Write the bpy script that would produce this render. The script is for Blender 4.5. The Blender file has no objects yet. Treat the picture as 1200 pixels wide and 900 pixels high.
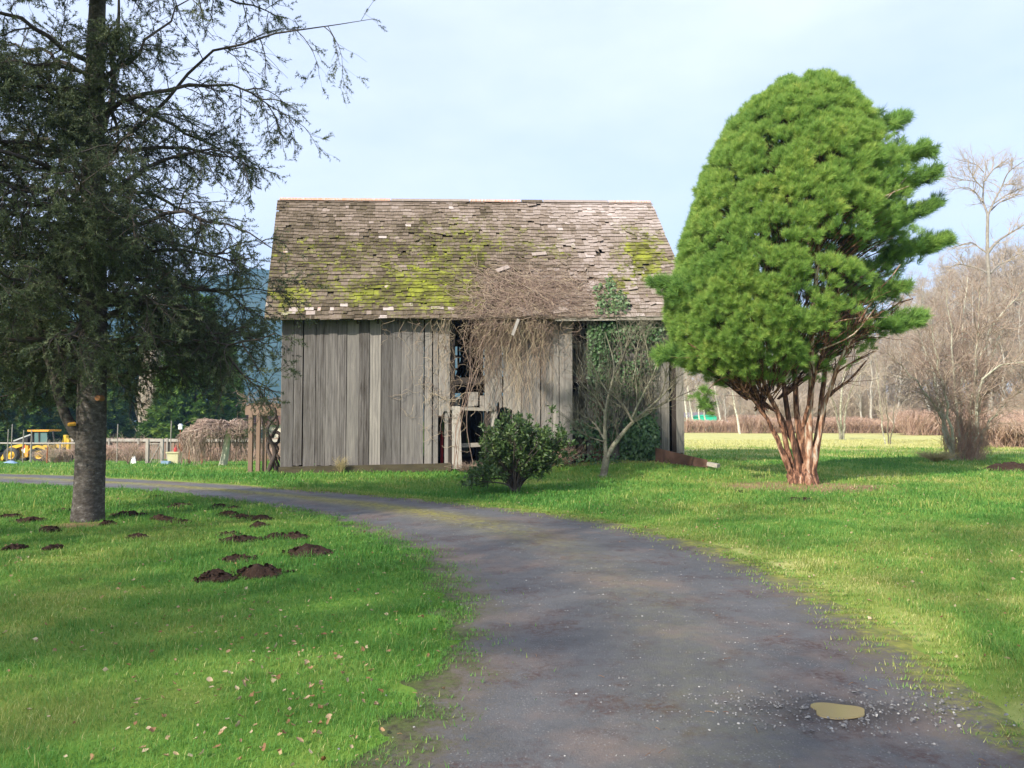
import bpy, math
import numpy as np
from mathutils import Vector

# ------------------------------------------------------------------ camera, sky, sun, exposure
S = bpy.context.scene
C = S.collection
F_PX, CAM_H, HORIZON = 900.0, 1.6, 492.0            # focal length in photo pixels, eye height, horizon row
PITCH = math.atan((HORIZON - 450.0) / F_PX)
cam_d = bpy.data.cameras.new("camera")
cam_d.sensor_width = 36.0
cam_d.lens = 36.0 * F_PX / 1200.0
cam_d.clip_start, cam_d.clip_end = 0.05, 6000.0
cam = bpy.data.objects.new("camera", cam_d)
C.objects.link(cam)
cam.location = (0, 0, CAM_H)
cam.rotation_euler = (math.pi / 2 + PITCH, 0, 0)
S.camera = cam

SUN_EL = math.radians(31.0)
SUN_AZ = math.atan2(0.64, 0.77)                       # shadows run towards (0.64, 0.77)
w = bpy.data.worlds.new("World")
S.world = w
w.use_nodes = True
nt = w.node_tree
nt.nodes.clear()
out = nt.nodes.new("ShaderNodeOutputWorld")
bg = nt.nodes.new("ShaderNodeBackground")
sky = nt.nodes.new("ShaderNodeTexSky")
sky.sky_type = 'NISHITA'
sky.sun_disc = False
sky.sun_elevation = SUN_EL
sky.sun_rotation = SUN_AZ + math.pi
sky.air_density, sky.dust_density, sky.ozone_density = 1.0, 1.2, 1.5
tc = nt.nodes.new("ShaderNodeTexCoord")
mp = nt.nodes.new("ShaderNodeMapping")
mp.inputs['Scale'].default_value = (1.2, 1.2, 3.2)
mp.inputs['Location'].default_value = (0.35, 0.1, 0.0)
cn = nt.nodes.new("ShaderNodeTexNoise")
cn.inputs['Scale'].default_value = 1.9
cn.inputs['Detail'].default_value = 7.0
cn.inputs['Roughness'].default_value = 0.55
cr = nt.nodes.new("ShaderNodeValToRGB")
cr.color_ramp.elements[0].position, cr.color_ramp.elements[0].color = 0.36, (0.58, 0.58, 0.58, 1)
cr.color_ramp.elements[1].position, cr.color_ramp.elements[1].color = 0.74, (0.97, 0.97, 0.97, 1)
veil = nt.nodes.new("ShaderNodeMixRGB")
veil.inputs[2].default_value = (4.75, 5.2, 6.4, 1)     # thin bright cloud
nt.links.new(tc.outputs['Generated'], mp.inputs[0])
nt.links.new(mp.outputs[0], cn.inputs['Vector'])
nt.links.new(cn.outputs['Fac'], cr.inputs[0])
nt.links.new(cr.outputs[0], veil.inputs[0])
nt.links.new(sky.outputs[0], veil.inputs[1])
nt.links.new(veil.outputs[0], bg.inputs[0])
nt.links.new(bg.outputs[0], out.inputs[0])
bg.inputs[1].default_value = 0.10

sun_d = bpy.data.lights.new("sun", 'SUN')
sun_d.energy = 3.1
sun_d.angle = math.radians(0.8)
sun_d.color = (1.0, 0.93, 0.82)
sun = bpy.data.objects.new("sun", sun_d)
C.objects.link(sun)
sd = Vector((math.sin(SUN_AZ) * math.cos(SUN_EL), math.cos(SUN_AZ) * math.cos(SUN_EL), -math.sin(SUN_EL)))
sun.rotation_euler = sd.to_track_quat('-Z', 'Y').to_euler()
sun.location = (-20, -40, 40)

S.view_settings.view_transform = 'Standard'
S.view_settings.look = 'None'
S.view_settings.exposure = 1.20
S.view_settings.gamma = 1.0
S.render.engine = 'CYCLES'
S.cycles.use_denoising = True
S.cycles.max_bounces = 6
S.cycles.diffuse_bounces = 3
S.cycles.transparent_max_bounces = 8
S.cycles.volume_bounces = 0

# ------------------------------------------------------------------ numeric helpers
rng = np.random.default_rng(11)
A = np.array
def sstep(x, a, b):
    t = np.clip((np.asarray(x, float) - a) / (b - a), 0, 1)
    return t * t * (3 - 2 * t)
_tab = np.random.default_rng(5).random((256, 256))
def vnoise(x, y):
    x = np.asarray(x, float); y = np.asarray(y, float)
    xi = np.floor(x).astype(int); yi = np.floor(y).astype(int)
    fx = x - xi; fy = y - yi
    fx = fx * fx * (3 - 2 * fx); fy = fy * fy * (3 - 2 * fy)
    a = _tab[xi & 255, yi & 255]; b = _tab[(xi + 1) & 255, yi & 255]
    c = _tab[xi & 255, (yi + 1) & 255]; d = _tab[(xi + 1) & 255, (yi + 1) & 255]
    return (a * (1 - fx) + b * fx) * (1 - fy) + (c * (1 - fx) + d * fx) * fy
def fbm(x, y, o=4):
    s = 0; amp = 0.5; tot = 0
    for i in range(o):
        s = s + amp * vnoise(np.asarray(x) * 2 ** i + 17.3 * i, np.asarray(y) * 2 ** i + 9.1 * i)
        tot += amp; amp *= 0.5
    return s / tot
def h(x, y):
    """Height of the terrain."""
    x = np.asarray(x, float); y = np.asarray(y, float)
    ratio = -x / np.maximum(y, 1.0)
    wl = sstep(ratio, 0.17, 0.32)
    drop = np.clip((y - 22.0) * 0.044, 0, 1.75) * wl
    bump = 0.42 * np.exp(-((x - 4.3) / 3.2) ** 2 - ((y - 26.0) / 3.6) ** 2)
    und = (fbm(x * 0.11 + 31, y * 0.11 + 7, 2) - 0.5) * 0.10 * sstep(np.hypot(x, y), 4, 14)
    return bump - drop + und
_cp, _sp = math.cos(PITCH), math.sin(PITCH)
def ray(px, py):
    rx = (px - 600.0) / F_PX; u = (450.0 - py) / F_PX
    return A([rx, _cp - u * _sp, _sp + u * _cp])
def P(px, py, depth):
    """World point seen at photo pixel (px, py), depth metres in front of the camera."""
    d = ray(px, py); d = d / d[1] * depth
    return A([d[0], d[1], CAM_H + d[2]])
def G(px, py):
    """Terrain point under photo pixel (px, py)."""
    d = ray(px, py); d = d / d[1]
    y = 10.0
    for _ in range(60):
        z = float(h(d[0] * y, y))
        y = 0.5 * y + 0.5 * min(260.0, (CAM_H - z) / max(-d[2], 0.006))
    return A([d[0] * y, y, float(h(d[0] * y, y))])
def X(px, depth):
    return (px - 600.0) / F_PX * depth
def ground(x, y, dz=0.0):
    return A([x, y, float(h(x, y)) + dz])
def unit(v):
    v = np.asarray(v, float)
    return v / np.maximum(np.linalg.norm(v, axis=-1, keepdims=True), 1e-9)
def frames(d, roll=None):
    """Rotation matrices whose Z column is d."""
    d = unit(d)
    ref = np.where(np.abs(d[:, 2:3]) > 0.9, A([[1.0, 0, 0]]), A([[0, 0, 1.0]]))
    a = unit(np.cross(ref, d)); b = np.cross(d, a)
    if roll is not None:
        c, s = np.cos(roll)[:, None], np.sin(roll)[:, None]
        a, b = a * c + b * s, b * c - a * s
    return np.stack([a, b, d], axis=2)
def rdir(n, r):
    return unit(r.normal(size=(n, 3)))

# ------------------------------------------------------------------ mesh builder
class MB:
    def __init__(s):
        s.V, s.T, s.Q, s.W, s.n = [], [], [], [], 0
        s.F = {3: [], 4: []}; s.M = {3: [], 4: []}; s.S = {3: [], 4: []}
    def add(s, V, F, tint=0.5, mat=0, extra=0.0, flat=False):
        V = np.asarray(V, float).reshape(-1, 3); F = np.asarray(F, int)
        if len(V) == 0: return
        s.V.append(V)
        s.T.append(np.broadcast_to(np.asarray(tint, float), (len(V),)))
        s.Q.append(np.broadcast_to(np.asarray(extra, float), (len(V),)))
        s.F[F.shape[1]].append(F + s.n); s.M[F.shape[1]].append(np.full(len(F), mat)); s.S[F.shape[1]].append(np.full(len(F), not flat))
        s.n += len(V)
    BF = A([[0, 3, 2, 1], [4, 5, 6, 7], [0, 1, 5, 4], [1, 2, 6, 5], [2, 3, 7, 6], [3, 0, 4, 7]])
    def hexa(s, eight, tint=0.5, mat=0, extra=0.0):
        s.add(eight, MB.BF, tint, mat, extra, True)
    def obox(s, c, ax, ay, az, tint=0.5, mat=0):
        c, ax, ay, az = (np.asarray(k, float) for k in (c, ax, ay, az))
        s.hexa([c - ax - ay - az, c + ax - ay - az, c + ax + ay - az, c - ax + ay - az,
                c - ax - ay + az, c + ax - ay + az, c + ax + ay + az, c - ax + ay + az], tint, mat)
    def box(s, c, size, tint=0.5, mat=0):
        s.obox(c, (size[0] / 2, 0, 0), (0, size[1] / 2, 0), (0, 0, size[2] / 2), tint, mat)
    def beam(s, p0, p1, wd, ht, tint=0.5, mat=0, up=(0, 0, 1)):
        p0 = np.asarray(p0, float); p1 = np.asarray(p1, float)
        t = unit(p1 - p0); up = np.asarray(up, float)
        if abs(t @ up) > 0.95: up = A([0.0, 1, 0])
        sd_ = unit(np.cross(t, up)); u2 = np.cross(sd_, t)
        s.obox((p0 + p1) / 2, (p1 - p0) / 2, sd_ * wd / 2, u2 * ht / 2, tint, mat)
    def tubes(s, PP, RR, sides=4, tint=0.5, mat=0, cap=False):
        PP = np.asarray(PP, float); RR = np.asarray(RR, float)
        if PP.ndim == 2: PP = PP[None]; RR = RR[None]
        B, K, _ = PP.shape
        if B == 0: return
        t = unit(np.gradient(PP, axis=1))
        m = unit(PP[:, -1] - PP[:, 0])
        ref = np.where(np.abs(m[:, 2:3]) > 0.8, A([[0.31, 0.95, 0]]), A([[0, 0, 1.0]]))[:, None, :]
        a = unit(np.cross(np.broadcast_to(ref, t.shape), t)); b = np.cross(t, a)
        an = np.arange(sides) * 2 * math.pi / sides
        ring = (PP[:, :, None] + RR[:, :, None, None] * (a[:, :, None] * np.cos(an)[None, None, :, None]
                + b[:, :, None] * np.sin(an)[None, None, :, None]))
        V = ring.reshape(-1, 3)
        i = np.arange(sides); j = (i + 1) % sides
        base = (np.arange(B)[:, None, None] * K + np.arange(K - 1)[None, :, None]) * sides
        F = np.stack([base + i, base + j, base + sides + j, base + sides + i], axis=-1).reshape(-1, 4)
        tt = np.asarray(tint, float)
        if tt.ndim == 1: tt = np.repeat(tt, K * sides)
        s.add(V, F, tt, mat)
        if cap:
            for bi in range(B):
                for k_, fl in ((0, True), (K - 1, False)):
                    r_ = ring[bi, k_]
                    f = [[a_, (a_ + 1) % sides, sides] for a_ in range(sides)]
                    if fl: f = [[q[1], q[0], q[2]] for q in f]
                    s.add(np.vstack([r_, PP[bi, k_][None]]), f, tt if tt.ndim == 0 else tt[0], mat)
    def stamp(s, TV, TF, R, off, tint=0.5, mat=0, scale=None, tv_tint=None):
        TV = np.asarray(TV, float); N = len(off)
        if N == 0: return
        if scale is not None: R = R * np.asarray(scale, float)[:, None, None]
        V = np.einsum('nij,kj->nki', R, TV) + np.asarray(off)[:, None, :]
        F = (np.asarray(TF)[None] + (np.arange(N) * len(TV))[:, None, None]).reshape(-1, np.asarray(TF).shape[1])
        tt = np.broadcast_to(np.asarray(tint, float), (N,))[:, None] + (0 if tv_tint is None else np.asarray(tv_tint)[None])
        tt = np.broadcast_to(tt, (N, len(TV))).reshape(-1)
        s.add(V.reshape(-1, 3), F, tt, mat)
    def grid(s, Pg, tint=0.5, mat=0, extra=0.0):
        Pg = np.asarray(Pg); a, b, _ = Pg.shape
        idx = np.arange(a * b).reshape(a, b)
        F = np.stack([idx[:-1, :-1], idx[1:, :-1], idx[1:, 1:], idx[:-1, 1:]], -1).reshape(-1, 4)
        tt = np.asarray(tint, float); ee = np.asarray(extra, float)
        s.add(Pg.reshape(-1, 3), F, tt.reshape(-1) if tt.ndim else tt, mat, ee.reshape(-1) if ee.ndim else ee)
    def build(s, name, mats, parent=None, origin=(0, 0, 0), smooth=False):
        me = bpy.data.meshes.new(name)
        V = np.concatenate(s.V) - np.asarray(origin, float)
        f3 = np.concatenate(s.F[3]) if s.F[3] else np.zeros((0, 3), int)
        f4 = np.concatenate(s.F[4]) if s.F[4] else np.zeros((0, 4), int)
        me.vertices.add(len(V)); me.vertices.foreach_set('co', V.astype(np.float32).ravel())
        li = np.concatenate([f3.ravel(), f4.ravel()])
        me.loops.add(len(li)); me.loops.foreach_set('vertex_index', li.astype(np.int32))
        n3, n4 = len(f3), len(f4)
        me.polygons.add(n3 + n4)
        st = np.concatenate([np.arange(n3) * 3, n3 * 3 + np.arange(n4) * 4])
        me.polygons.foreach_set('loop_start', st.astype(np.int32))
        mi = np.concatenate([np.concatenate(s.M[k]) if s.M[k] else np.zeros(0, int) for k in (3, 4)])
        me.polygons.foreach_set('material_index', mi.astype(np.int32))
        sm = np.concatenate([np.concatenate(s.S[k]) if s.S[k] else np.zeros(0, bool) for k in (3, 4)])
        me.polygons.foreach_set('use_smooth', np.ones(n3 + n4, bool) if smooth else sm)
        at = me.attributes.new('tint', 'FLOAT', 'POINT')
        at.data.foreach_set('value', np.concatenate(s.T).astype(np.float32))
        q = np.concatenate(s.Q)
        if np.any(q != 0):
            at = me.attributes.new('extra', 'FLOAT', 'POINT'); at.data.foreach_set('value', q.astype(np.float32))
        for m in (mats if isinstance(mats, (list, tuple)) else [mats]): me.materials.append(m)
        me.update(calc_edges=True)
        o = bpy.data.objects.new(name, me); C.objects.link(o)
        if parent is not None: o.parent = parent
        else: o.location = origin
        return o
def tag(o, label=None, cat=None, group=None, kind=None):
    for k, v in (('label', label), ('category', cat), ('group', group), ('kind', kind)):
        if v: o[k] = v
    return o
def thing(name, label, cat, loc=(0, 0, 0), group=None, rz=0.0):
    o = bpy.data.objects.new(name, None); C.objects.link(o)
    o.location = loc; o.rotation_euler = (0, 0, rz); o.empty_display_size = 0.2
    return tag(o, label, cat, group)
def copy_tree(o, parent=None):
    c = o.copy(); C.objects.link(c); c.parent = parent
    for ch in list(o.children): copy_tree(ch, c)
    return c

# ------------------------------------------------------------------ materials
def NN(m, t, **kw):
    n = m.node_tree.nodes.new(t)
    for k, v in kw.items():
        if k in n.inputs: n.inputs[k].default_value = v
        else: setattr(n, k, v)
    return n
def make_mat(name, cols, nscale=(6, 6, 6), nmix=0.5, detail=5, rough=0.85, bump=0.0, bscale=None, transl=0.0,
             spec=0.25, metallic=0.0, nrough=0.6, extra=None, dist=0.0):
    """Colour ramp driven by the 'tint' attribute plus noise in object space; extra = (colours, noise scale) blended by the 'extra' attribute."""
    m = bpy.data.materials.new(name); m.use_nodes = True
    T = m.node_tree; T.nodes.clear(); L = T.links.new
    o = NN(m, 'ShaderNodeOutputMaterial'); b = NN(m, 'ShaderNodeBsdfPrincipled')
    b.inputs['Roughness'].default_value = rough; b.inputs['Specular IOR Level'].default_value = spec
    b.inputs['Metallic'].default_value = metallic
    tcn = NN(m, 'ShaderNodeTexCoord'); mpn = NN(m, 'ShaderNodeMapping'); mpn.inputs['Scale'].default_value = nscale
    L(tcn.outputs['Object'], mpn.inputs[0])
    nz = NN(m, 'ShaderNodeTexNoise', Scale=1.0, Detail=detail, Roughness=nrough, Distortion=dist)
    L(mpn.outputs[0], nz.inputs['Vector'])
    at = NN(m, 'ShaderNodeAttribute', attribute_name='tint')
    m1 = NN(m, 'ShaderNodeMath', operation='SUBTRACT'); m1.inputs[1].default_value = 0.5
    L(nz.outputs['Fac'], m1.inputs[0])
    m2 = NN(m, 'ShaderNodeMath', operation='MULTIPLY_ADD'); m2.inputs[1].default_value = nmix * 2
    L(m1.outputs[0], m2.inputs[0]); L(at.outputs['Fac'], m2.inputs[2])
    r = NN(m, 'ShaderNodeValToRGB')
    while len(r.color_ramp.elements) < len(cols): r.color_ramp.elements.new(0.5)
    for e, (p, c) in zip(r.color_ramp.elements, cols): e.position = p; e.color = (*c, 1)
    L(m2.outputs[0], r.inputs[0])
    col = r.outputs[0]
    if extra:
        ecols, es = extra
        n2 = NN(m, 'ShaderNodeTexNoise', Scale=es, Detail=6, Roughness=0.7); L(tcn.outputs['Object'], n2.inputs['Vector'])
        a2 = NN(m, 'ShaderNodeAttribute', attribute_name='extra')
        na = NN(m, 'ShaderNodeMath', operation='MULTIPLY_ADD'); na.inputs[1].default_value = 1.8; na.inputs[2].default_value = -0.40; L(n2.outputs['Fac'], na.inputs[0])
        ad = NN(m, 'ShaderNodeMath', operation='ADD'); L(na.outputs[0], ad.inputs[0]); L(a2.outputs['Fac'], ad.inputs[1])
        rr = NN(m, 'ShaderNodeMapRange'); rr.inputs[1].default_value = 0.84; rr.inputs[2].default_value = 1.16
        L(ad.outputs[0], rr.inputs[0])
        n3 = NN(m, 'ShaderNodeTexNoise', Scale=es * 0.35, Detail=3); L(tcn.outputs['Object'], n3.inputs['Vector'])
        r2 = NN(m, 'ShaderNodeValToRGB')
        while len(r2.color_ramp.elements) < len(ecols): r2.color_ramp.elements.new(0.5)
        for e, (p, c) in zip(r2.color_ramp.elements, ecols): e.position = p; e.color = (*c, 1)
        L(n3.outputs['Fac'], r2.inputs[0])
        mx = NN(m, 'ShaderNodeMixRGB'); L(rr.outputs[0], mx.inputs[0]); L(col, mx.inputs[1]); L(r2.outputs[0], mx.inputs[2])
        col = mx.outputs[0]
    L(col, b.inputs['Base Color'])
    if bump:
        bn = NN(m, 'ShaderNodeTexNoise', Scale=1.0, Detail=6, Roughness=0.7)
        if bscale:
            mb = NN(m, 'ShaderNodeMapping'); mb.inputs['Scale'].default_value = bscale
            L(tcn.outputs['Object'], mb.inputs[0]); L(mb.outputs[0], bn.inputs['Vector'])
        else: L(mpn.outputs[0], bn.inputs['Vector'])
        bu = NN(m, 'ShaderNodeBump', Strength=min(1.0, bump), Distance=0.02); L(bn.outputs['Fac'], bu.inputs['Height'])
        L(bu.outputs[0], b.inputs['Normal'])
    if transl:
        tr = NN(m, 'ShaderNodeBsdfTranslucent'); L(col, tr.inputs[0])
        mx = NN(m, 'ShaderNodeMixShader'); mx.inputs[0].default_value = transl
        L(b.outputs[0], mx.inputs[1]); L(tr.outputs[0], mx.inputs[2]); L(mx.outputs[0], o.inputs[0])
    else: L(b.outputs[0], o.inputs[0])
    return m

M = {}
M['grass'] = make_mat('grass_blade', [(0.0, (0.052, 0.150, 0.030)), (0.38, (0.098, 0.262, 0.046)), (0.64, (0.185, 0.330, 0.068)), (0.85, (0.32, 0.36, 0.075)), (1.0, (0.58, 0.55, 0.23))],
                      (0.5, 0.5, 0.5), 0.12, rough=0.6, transl=0.35, spec=0.2)
M['ground'] = make_mat('lawn_ground', [(0.0, (0.065, 0.055, 0.025)), (0.25, (0.075, 0.14, 0.02)), (0.5, (0.115, 0.22, 0.03)), (0.75, (0.22, 0.27, 0.055)), (1.0, (0.52, 0.49, 0.19))],
                       (1.1, 1.1, 1.1), 0.34, detail=8, rough=0.95, bump=0.6, bscale=(14, 14, 14), spec=0.1,
                       extra=([(0.3, (0.20, 0.13, 0.065)), (0.7, (0.36, 0.26, 0.13))], 3.5))
M['wood_v'] = make_mat('weathered_board', [(0.0, (0.045, 0.038, 0.032)), (0.3, (0.150, 0.138, 0.128)), (0.6, (0.275, 0.252, 0.222)), (1.0, (0.50, 0.46, 0.39))],
                       (12, 12, 0.85), 0.52, detail=10, rough=0.9, bump=0.45, bscale=(75, 75, 2.2), spec=0.15, nrough=0.72, dist=0.5)
M['wood_h'] = make_mat('weathered_beam', [(0.0, (0.03, 0.026, 0.022)), (0.4, (0.15, 0.13, 0.11)), (1.0, (0.42, 0.38, 0.32))],
                       (1.0, 24, 24), 0.4, detail=7, rough=0.9, bump=0.5, spec=0.15)
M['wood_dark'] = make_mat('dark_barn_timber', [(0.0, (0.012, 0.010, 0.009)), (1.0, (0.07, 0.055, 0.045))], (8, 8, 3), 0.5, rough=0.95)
M['wood_tan'] = make_mat('tan_stained_timber', [(0.0, (0.13, 0.085, 0.06)), (1.0, (0.32, 0.225, 0.165))], (3, 3, 1), 0.3, rough=0.8)
M['sill'] = make_mat('mossy_sill_timber', [(0.0, (0.035, 0.03, 0.018)), (0.5, (0.085, 0.07, 0.042)), (1.0, (0.13, 0.13, 0.05))], (2, 9, 9), 0.5, rough=0.95, bump=0.5)
M['wood_red'] = make_mat('brown_plank', [(0.0, (0.06, 0.03, 0.02)), (1.0, (0.20, 0.11, 0.075))], (1.5, 4, 4), 0.4, rough=0.85)
M['shingle'] = make_mat('cedar_shingle', [(0.0, (0.035, 0.026, 0.018)), (0.25, (0.10, 0.078, 0.050)), (0.5, (0.225, 0.175, 0.135)), (0.75, (0.38, 0.315, 0.275)), (0.92, (0.50, 0.43, 0.39)), (1.0, (0.50, 0.27, 0.17))],
                        (30, 4, 4), 0.22, detail=6, rough=0.92, bump=0.5, bscale=(70, 8, 8), spec=0.12,
                        extra=([(0.35, (0.075, 0.07, 0.022)), (0.5, (0.15, 0.155, 0.028)), (0.68, (0.27, 0.29, 0.04))], 7.0))
M['moss'] = make_mat('roof_moss', [(0.0, (0.09, 0.11, 0.015)), (1.0, (0.30, 0.34, 0.035))], (9, 9, 9), 0.6, rough=1.0, bump=1.0, bscale=(60, 60, 60), spec=0.0)
M['bark_spruce'] = make_mat('grey_spruce_bark', [(0.0, (0.022, 0.019, 0.016)), (0.45, (0.072, 0.063, 0.054)), (0.66, (0.135, 0.122, 0.108)), (0.86, (0.42, 0.41, 0.37))],
                            (11, 11, 17), 0.75, detail=8, rough=0.95, bump=1.0, bscale=(16, 16, 34), spec=0.1, nrough=0.75)
M['bark_twig'] = make_mat('spruce_twig_bark', [(0.0, (0.025, 0.02, 0.016)), (1.0, (0.11, 0.09, 0.075))], (6, 6, 6), 0.5)
M['needle_spruce'] = make_mat('spruce_needle', [(0.0, (0.034, 0.048, 0.026)), (0.5, (0.098, 0.125, 0.058)), (1.0, (0.21, 0.23, 0.12))], (0.7, 0.7, 0.7), 0.35, rough=0.7, transl=0.15)
M['bark_red'] = make_mat('peeling_red_bark', [(0.0, (0.030, 0.020, 0.015)), (0.30, (0.085, 0.045, 0.030)), (0.46, (0.20, 0.095, 0.058)), (0.64, (0.36, 0.20, 0.125)), (0.85, (0.50, 0.42, 0.33))],
                         (14, 14, 3.2), 1.0, detail=8, rough=0.85, bump=1.0, bscale=(22, 22, 4), spec=0.15)
M['needle_bright'] = make_mat('bright_conifer_needle', [(0.0, (0.045, 0.095, 0.026)), (0.4, (0.190, 0.345, 0.075)), (0.75, (0.345, 0.495, 0.110)), (1.0, (0.52, 0.58, 0.14))],
                              (0.8, 0.8, 0.8), 0.3, rough=0.65, transl=0.4, spec=0.2)
M['needle_dark'] = make_mat('dark_conifer_needle', [(0.0, (0.028, 0.060, 0.014)), (0.5, (0.100, 0.190, 0.030)), (1.0, (0.28, 0.36, 0.06))], (0.35, 0.35, 0.35), 0.4, rough=0.8, transl=0.2)
M['bark_grey'] = make_mat('pale_grey_bark', [(0.0, (0.10, 0.08, 0.07)), (0.5, (0.27, 0.24, 0.20)), (1.0, (0.52, 0.50, 0.43))], (4, 4, 4), 0.5, rough=0.9)
M['bark_lichen'] = make_mat('lichen_covered_bark', [(0.0, (0.07, 0.06, 0.045)), (0.45, (0.17, 0.15, 0.105)), (0.75, (0.30, 0.29, 0.20)), (1.0, (0.58, 0.58, 0.46))], (7, 7, 7), 0.6, rough=0.9, bump=0.4)
M['bark_pale'] = make_mat('pale_lichen_bark', [(0.0, (0.15, 0.13, 0.10)), (0.4, (0.36, 0.34, 0.25)), (1.0, (0.66, 0.66, 0.52))], (6, 6, 6), 0.6, rough=0.9, bump=0.4)
M['straw'] = make_mat('dry_straw', [(0.0, (0.30, 0.23, 0.11)), (1.0, (0.62, 0.52, 0.28))], (2, 2, 2), 0.3, rough=0.9, transl=0.2)
M['twig'] = make_mat('bare_twig', [(0.0, (0.17, 0.11, 0.085)), (0.5, (0.35, 0.25, 0.195)), (1.0, (0.54, 0.45, 0.34))], (2, 2, 2), 0.3, rough=0.9)
M['twig_pink'] = make_mat('far_bare_twig', [(0.0, (0.30, 0.225, 0.165)), (0.5, (0.48, 0.39, 0.30)), (1.0, (0.64, 0.58, 0.47))], (0.3, 0.3, 0.3), 0.3, rough=0.9)
M['vine'] = make_mat('dry_vine_stem', [(0.0, (0.11, 0.07, 0.055)), (0.5, (0.30, 0.215, 0.165)), (1.0, (0.56, 0.46, 0.31))], (3, 3, 3), 0.4, rough=0.9)
M['vine_dark'] = make_mat('old_twisted_vine', [(0.0, (0.03, 0.022, 0.018)), (1.0, (0.13, 0.10, 0.085))], (9, 9, 9), 0.5, rough=0.9, bump=0.6)
M['ivy'] = make_mat('ivy_leaf', [(0.0, (0.03, 0.07, 0.024)), (0.5, (0.072, 0.15, 0.048)), (0.85, (0.17, 0.25, 0.11)), (1.0, (0.25, 0.13, 0.07))], (3, 3, 3), 0.2, rough=0.45, spec=0.4, transl=0.15)
M['shrub'] = make_mat('evergreen_shrub_leaf', [(0.0, (0.028, 0.055, 0.016)), (0.5, (0.062, 0.112, 0.030)), (1.0, (0.17, 0.22, 0.07))], (3, 3, 3), 0.25, rough=0.45, spec=0.4, transl=0.2)
M['soil'] = make_mat('molehill_soil', [(0.0, (0.022, 0.014, 0.010)), (0.5, (0.058, 0.036, 0.026)), (1.0, (0.12, 0.078, 0.055))], (14, 14, 14), 0.6, detail=8, rough=1.0, bump=1.0, bscale=(35, 35, 35), spec=0.05)
M['brush'] = make_mat('bramble_stem', [(0.0, (0.27, 0.15, 0.105)), (0.5, (0.48, 0.32, 0.235)), (1.0, (0.62, 0.48, 0.36))], (0.6, 0.6, 0.6), 0.35, rough=0.95)
M['leaf_dry'] = make_mat('dry_leaf', [(0.0, (0.17, 0.07, 0.03)), (0.45, (0.34, 0.20, 0.10)), (1.0, (0.54, 0.42, 0.27))], (20, 20, 20), 0.15, rough=0.7, transl=0.15)
M['stone'] = make_mat('gravel_stone', [(0.0, (0.07, 0.07, 0.072)), (0.5, (0.17, 0.165, 0.16)), (1.0, (0.48, 0.46, 0.42))], (30, 30, 30), 0.2, rough=0.9)
M['fence'] = make_mat('grey_fence_wood', [(0.0, (0.12, 0.10, 0.085)), (1.0, (0.44, 0.40, 0.34))], (3, 3, 3), 0.4, rough=0.9)
M['rust'] = make_mat('rusty_steel', [(0.0, (0.24, 0.075, 0.03)), (1.0, (0.46, 0.17, 0.06))], (9, 9, 9), 0.5, rough=0.85)
M['yellow'] = make_mat('yellow_machine_paint', [(0.0, (0.45, 0.25, 0.02)), (1.0, (0.80, 0.48, 0.03))], (2, 2, 2), 0.35, rough=0.45, spec=0.4)
M['orange'] = make_mat('orange_paint', [(0.0, (0.60, 0.25, 0.02)), (1.0, (0.80, 0.38, 0.05))], (4, 4, 4), 0.3, rough=0.5)
M['rubber'] = make_mat('tyre_rubber', [(0.0, (0.03, 0.028, 0.025)), (1.0, (0.11, 0.10, 0.085))], (5, 5, 5), 0.5, rough=0.9)
M['black'] = make_mat('black_steel', [(0.0, (0.015, 0.014, 0.014)), (1.0, (0.06, 0.055, 0.05))], (5, 5, 5), 0.5, rough=0.6)
M['steel'] = make_mat('grey_steel', [(0.0, (0.20, 0.20, 0.20)), (1.0, (0.48, 0.48, 0.47))], (5, 5, 5), 0.4, rough=0.5)
M['glass'] = make_mat('dusty_glass', [(0.0, (0.05, 0.09, 0.09)), (1.0, (0.14, 0.24, 0.24))], (2, 2, 2), 0.3, rough=0.12, spec=0.6)
M['white'] = make_mat('white_paint', [(0.0, (0.60, 0.60, 0.58)), (1.0, (0.82, 0.82, 0.80))], (4, 4, 4), 0.3, rough=0.6)
M['cream'] = make_mat('cream_siding', [(0.0, (0.50, 0.43, 0.32)), (1.0, (0.68, 0.60, 0.48))], (0.5, 0.5, 8), 0.3, rough=0.75)
M['redpaint'] = make_mat('red_paint', [(0.0, (0.35, 0.02, 0.02)), (1.0, (0.60, 0.05, 0.05))], (4, 4, 4), 0.3, rough=0.5)
M['green'] = make_mat('green_painted_metal', [(0.0, (0.02, 0.36, 0.21)), (1.0, (0.05, 0.52, 0.32))], (2, 2, 2), 0.3, rough=0.6)
M['blue'] = make_mat('blue_plastic', [(0.0, (0.10, 0.18, 0.34)), (1.0, (0.30, 0.42, 0.56))], (4, 4, 4), 0.3, rough=0.5)
M['yellowpale'] = make_mat('pale_yellow_paint', [(0.0, (0.42, 0.38, 0.20)), (1.0, (0.55, 0.52, 0.32))], (4, 4, 4), 0.3, rough=0.6)
M['slate'] = make_mat('grey_roof_sheet', [(0.0, (0.15, 0.13, 0.14)), (1.0, (0.30, 0.26, 0.27))], (3, 3, 3), 0.3, rough=0.8)
M['hill'] = make_mat('forested_hill', [(0.0, (0.015, 0.035, 0.03)), (0.5, (0.035, 0.07, 0.05)), (1.0, (0.10, 0.12, 0.08))], (0.012, 0.012, 0.012), 0.8, detail=10, rough=1.0, bump=1.0, bscale=(0.05, 0.05, 0.05), spec=0.0, nrough=0.75)
M['cut'] = make_mat('fresh_cut_wood', [(0.0, (0.62, 0.26, 0.03)), (1.0, (0.85, 0.45, 0.07))], (20, 20, 20), 0.3, rough=0.7)
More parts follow.
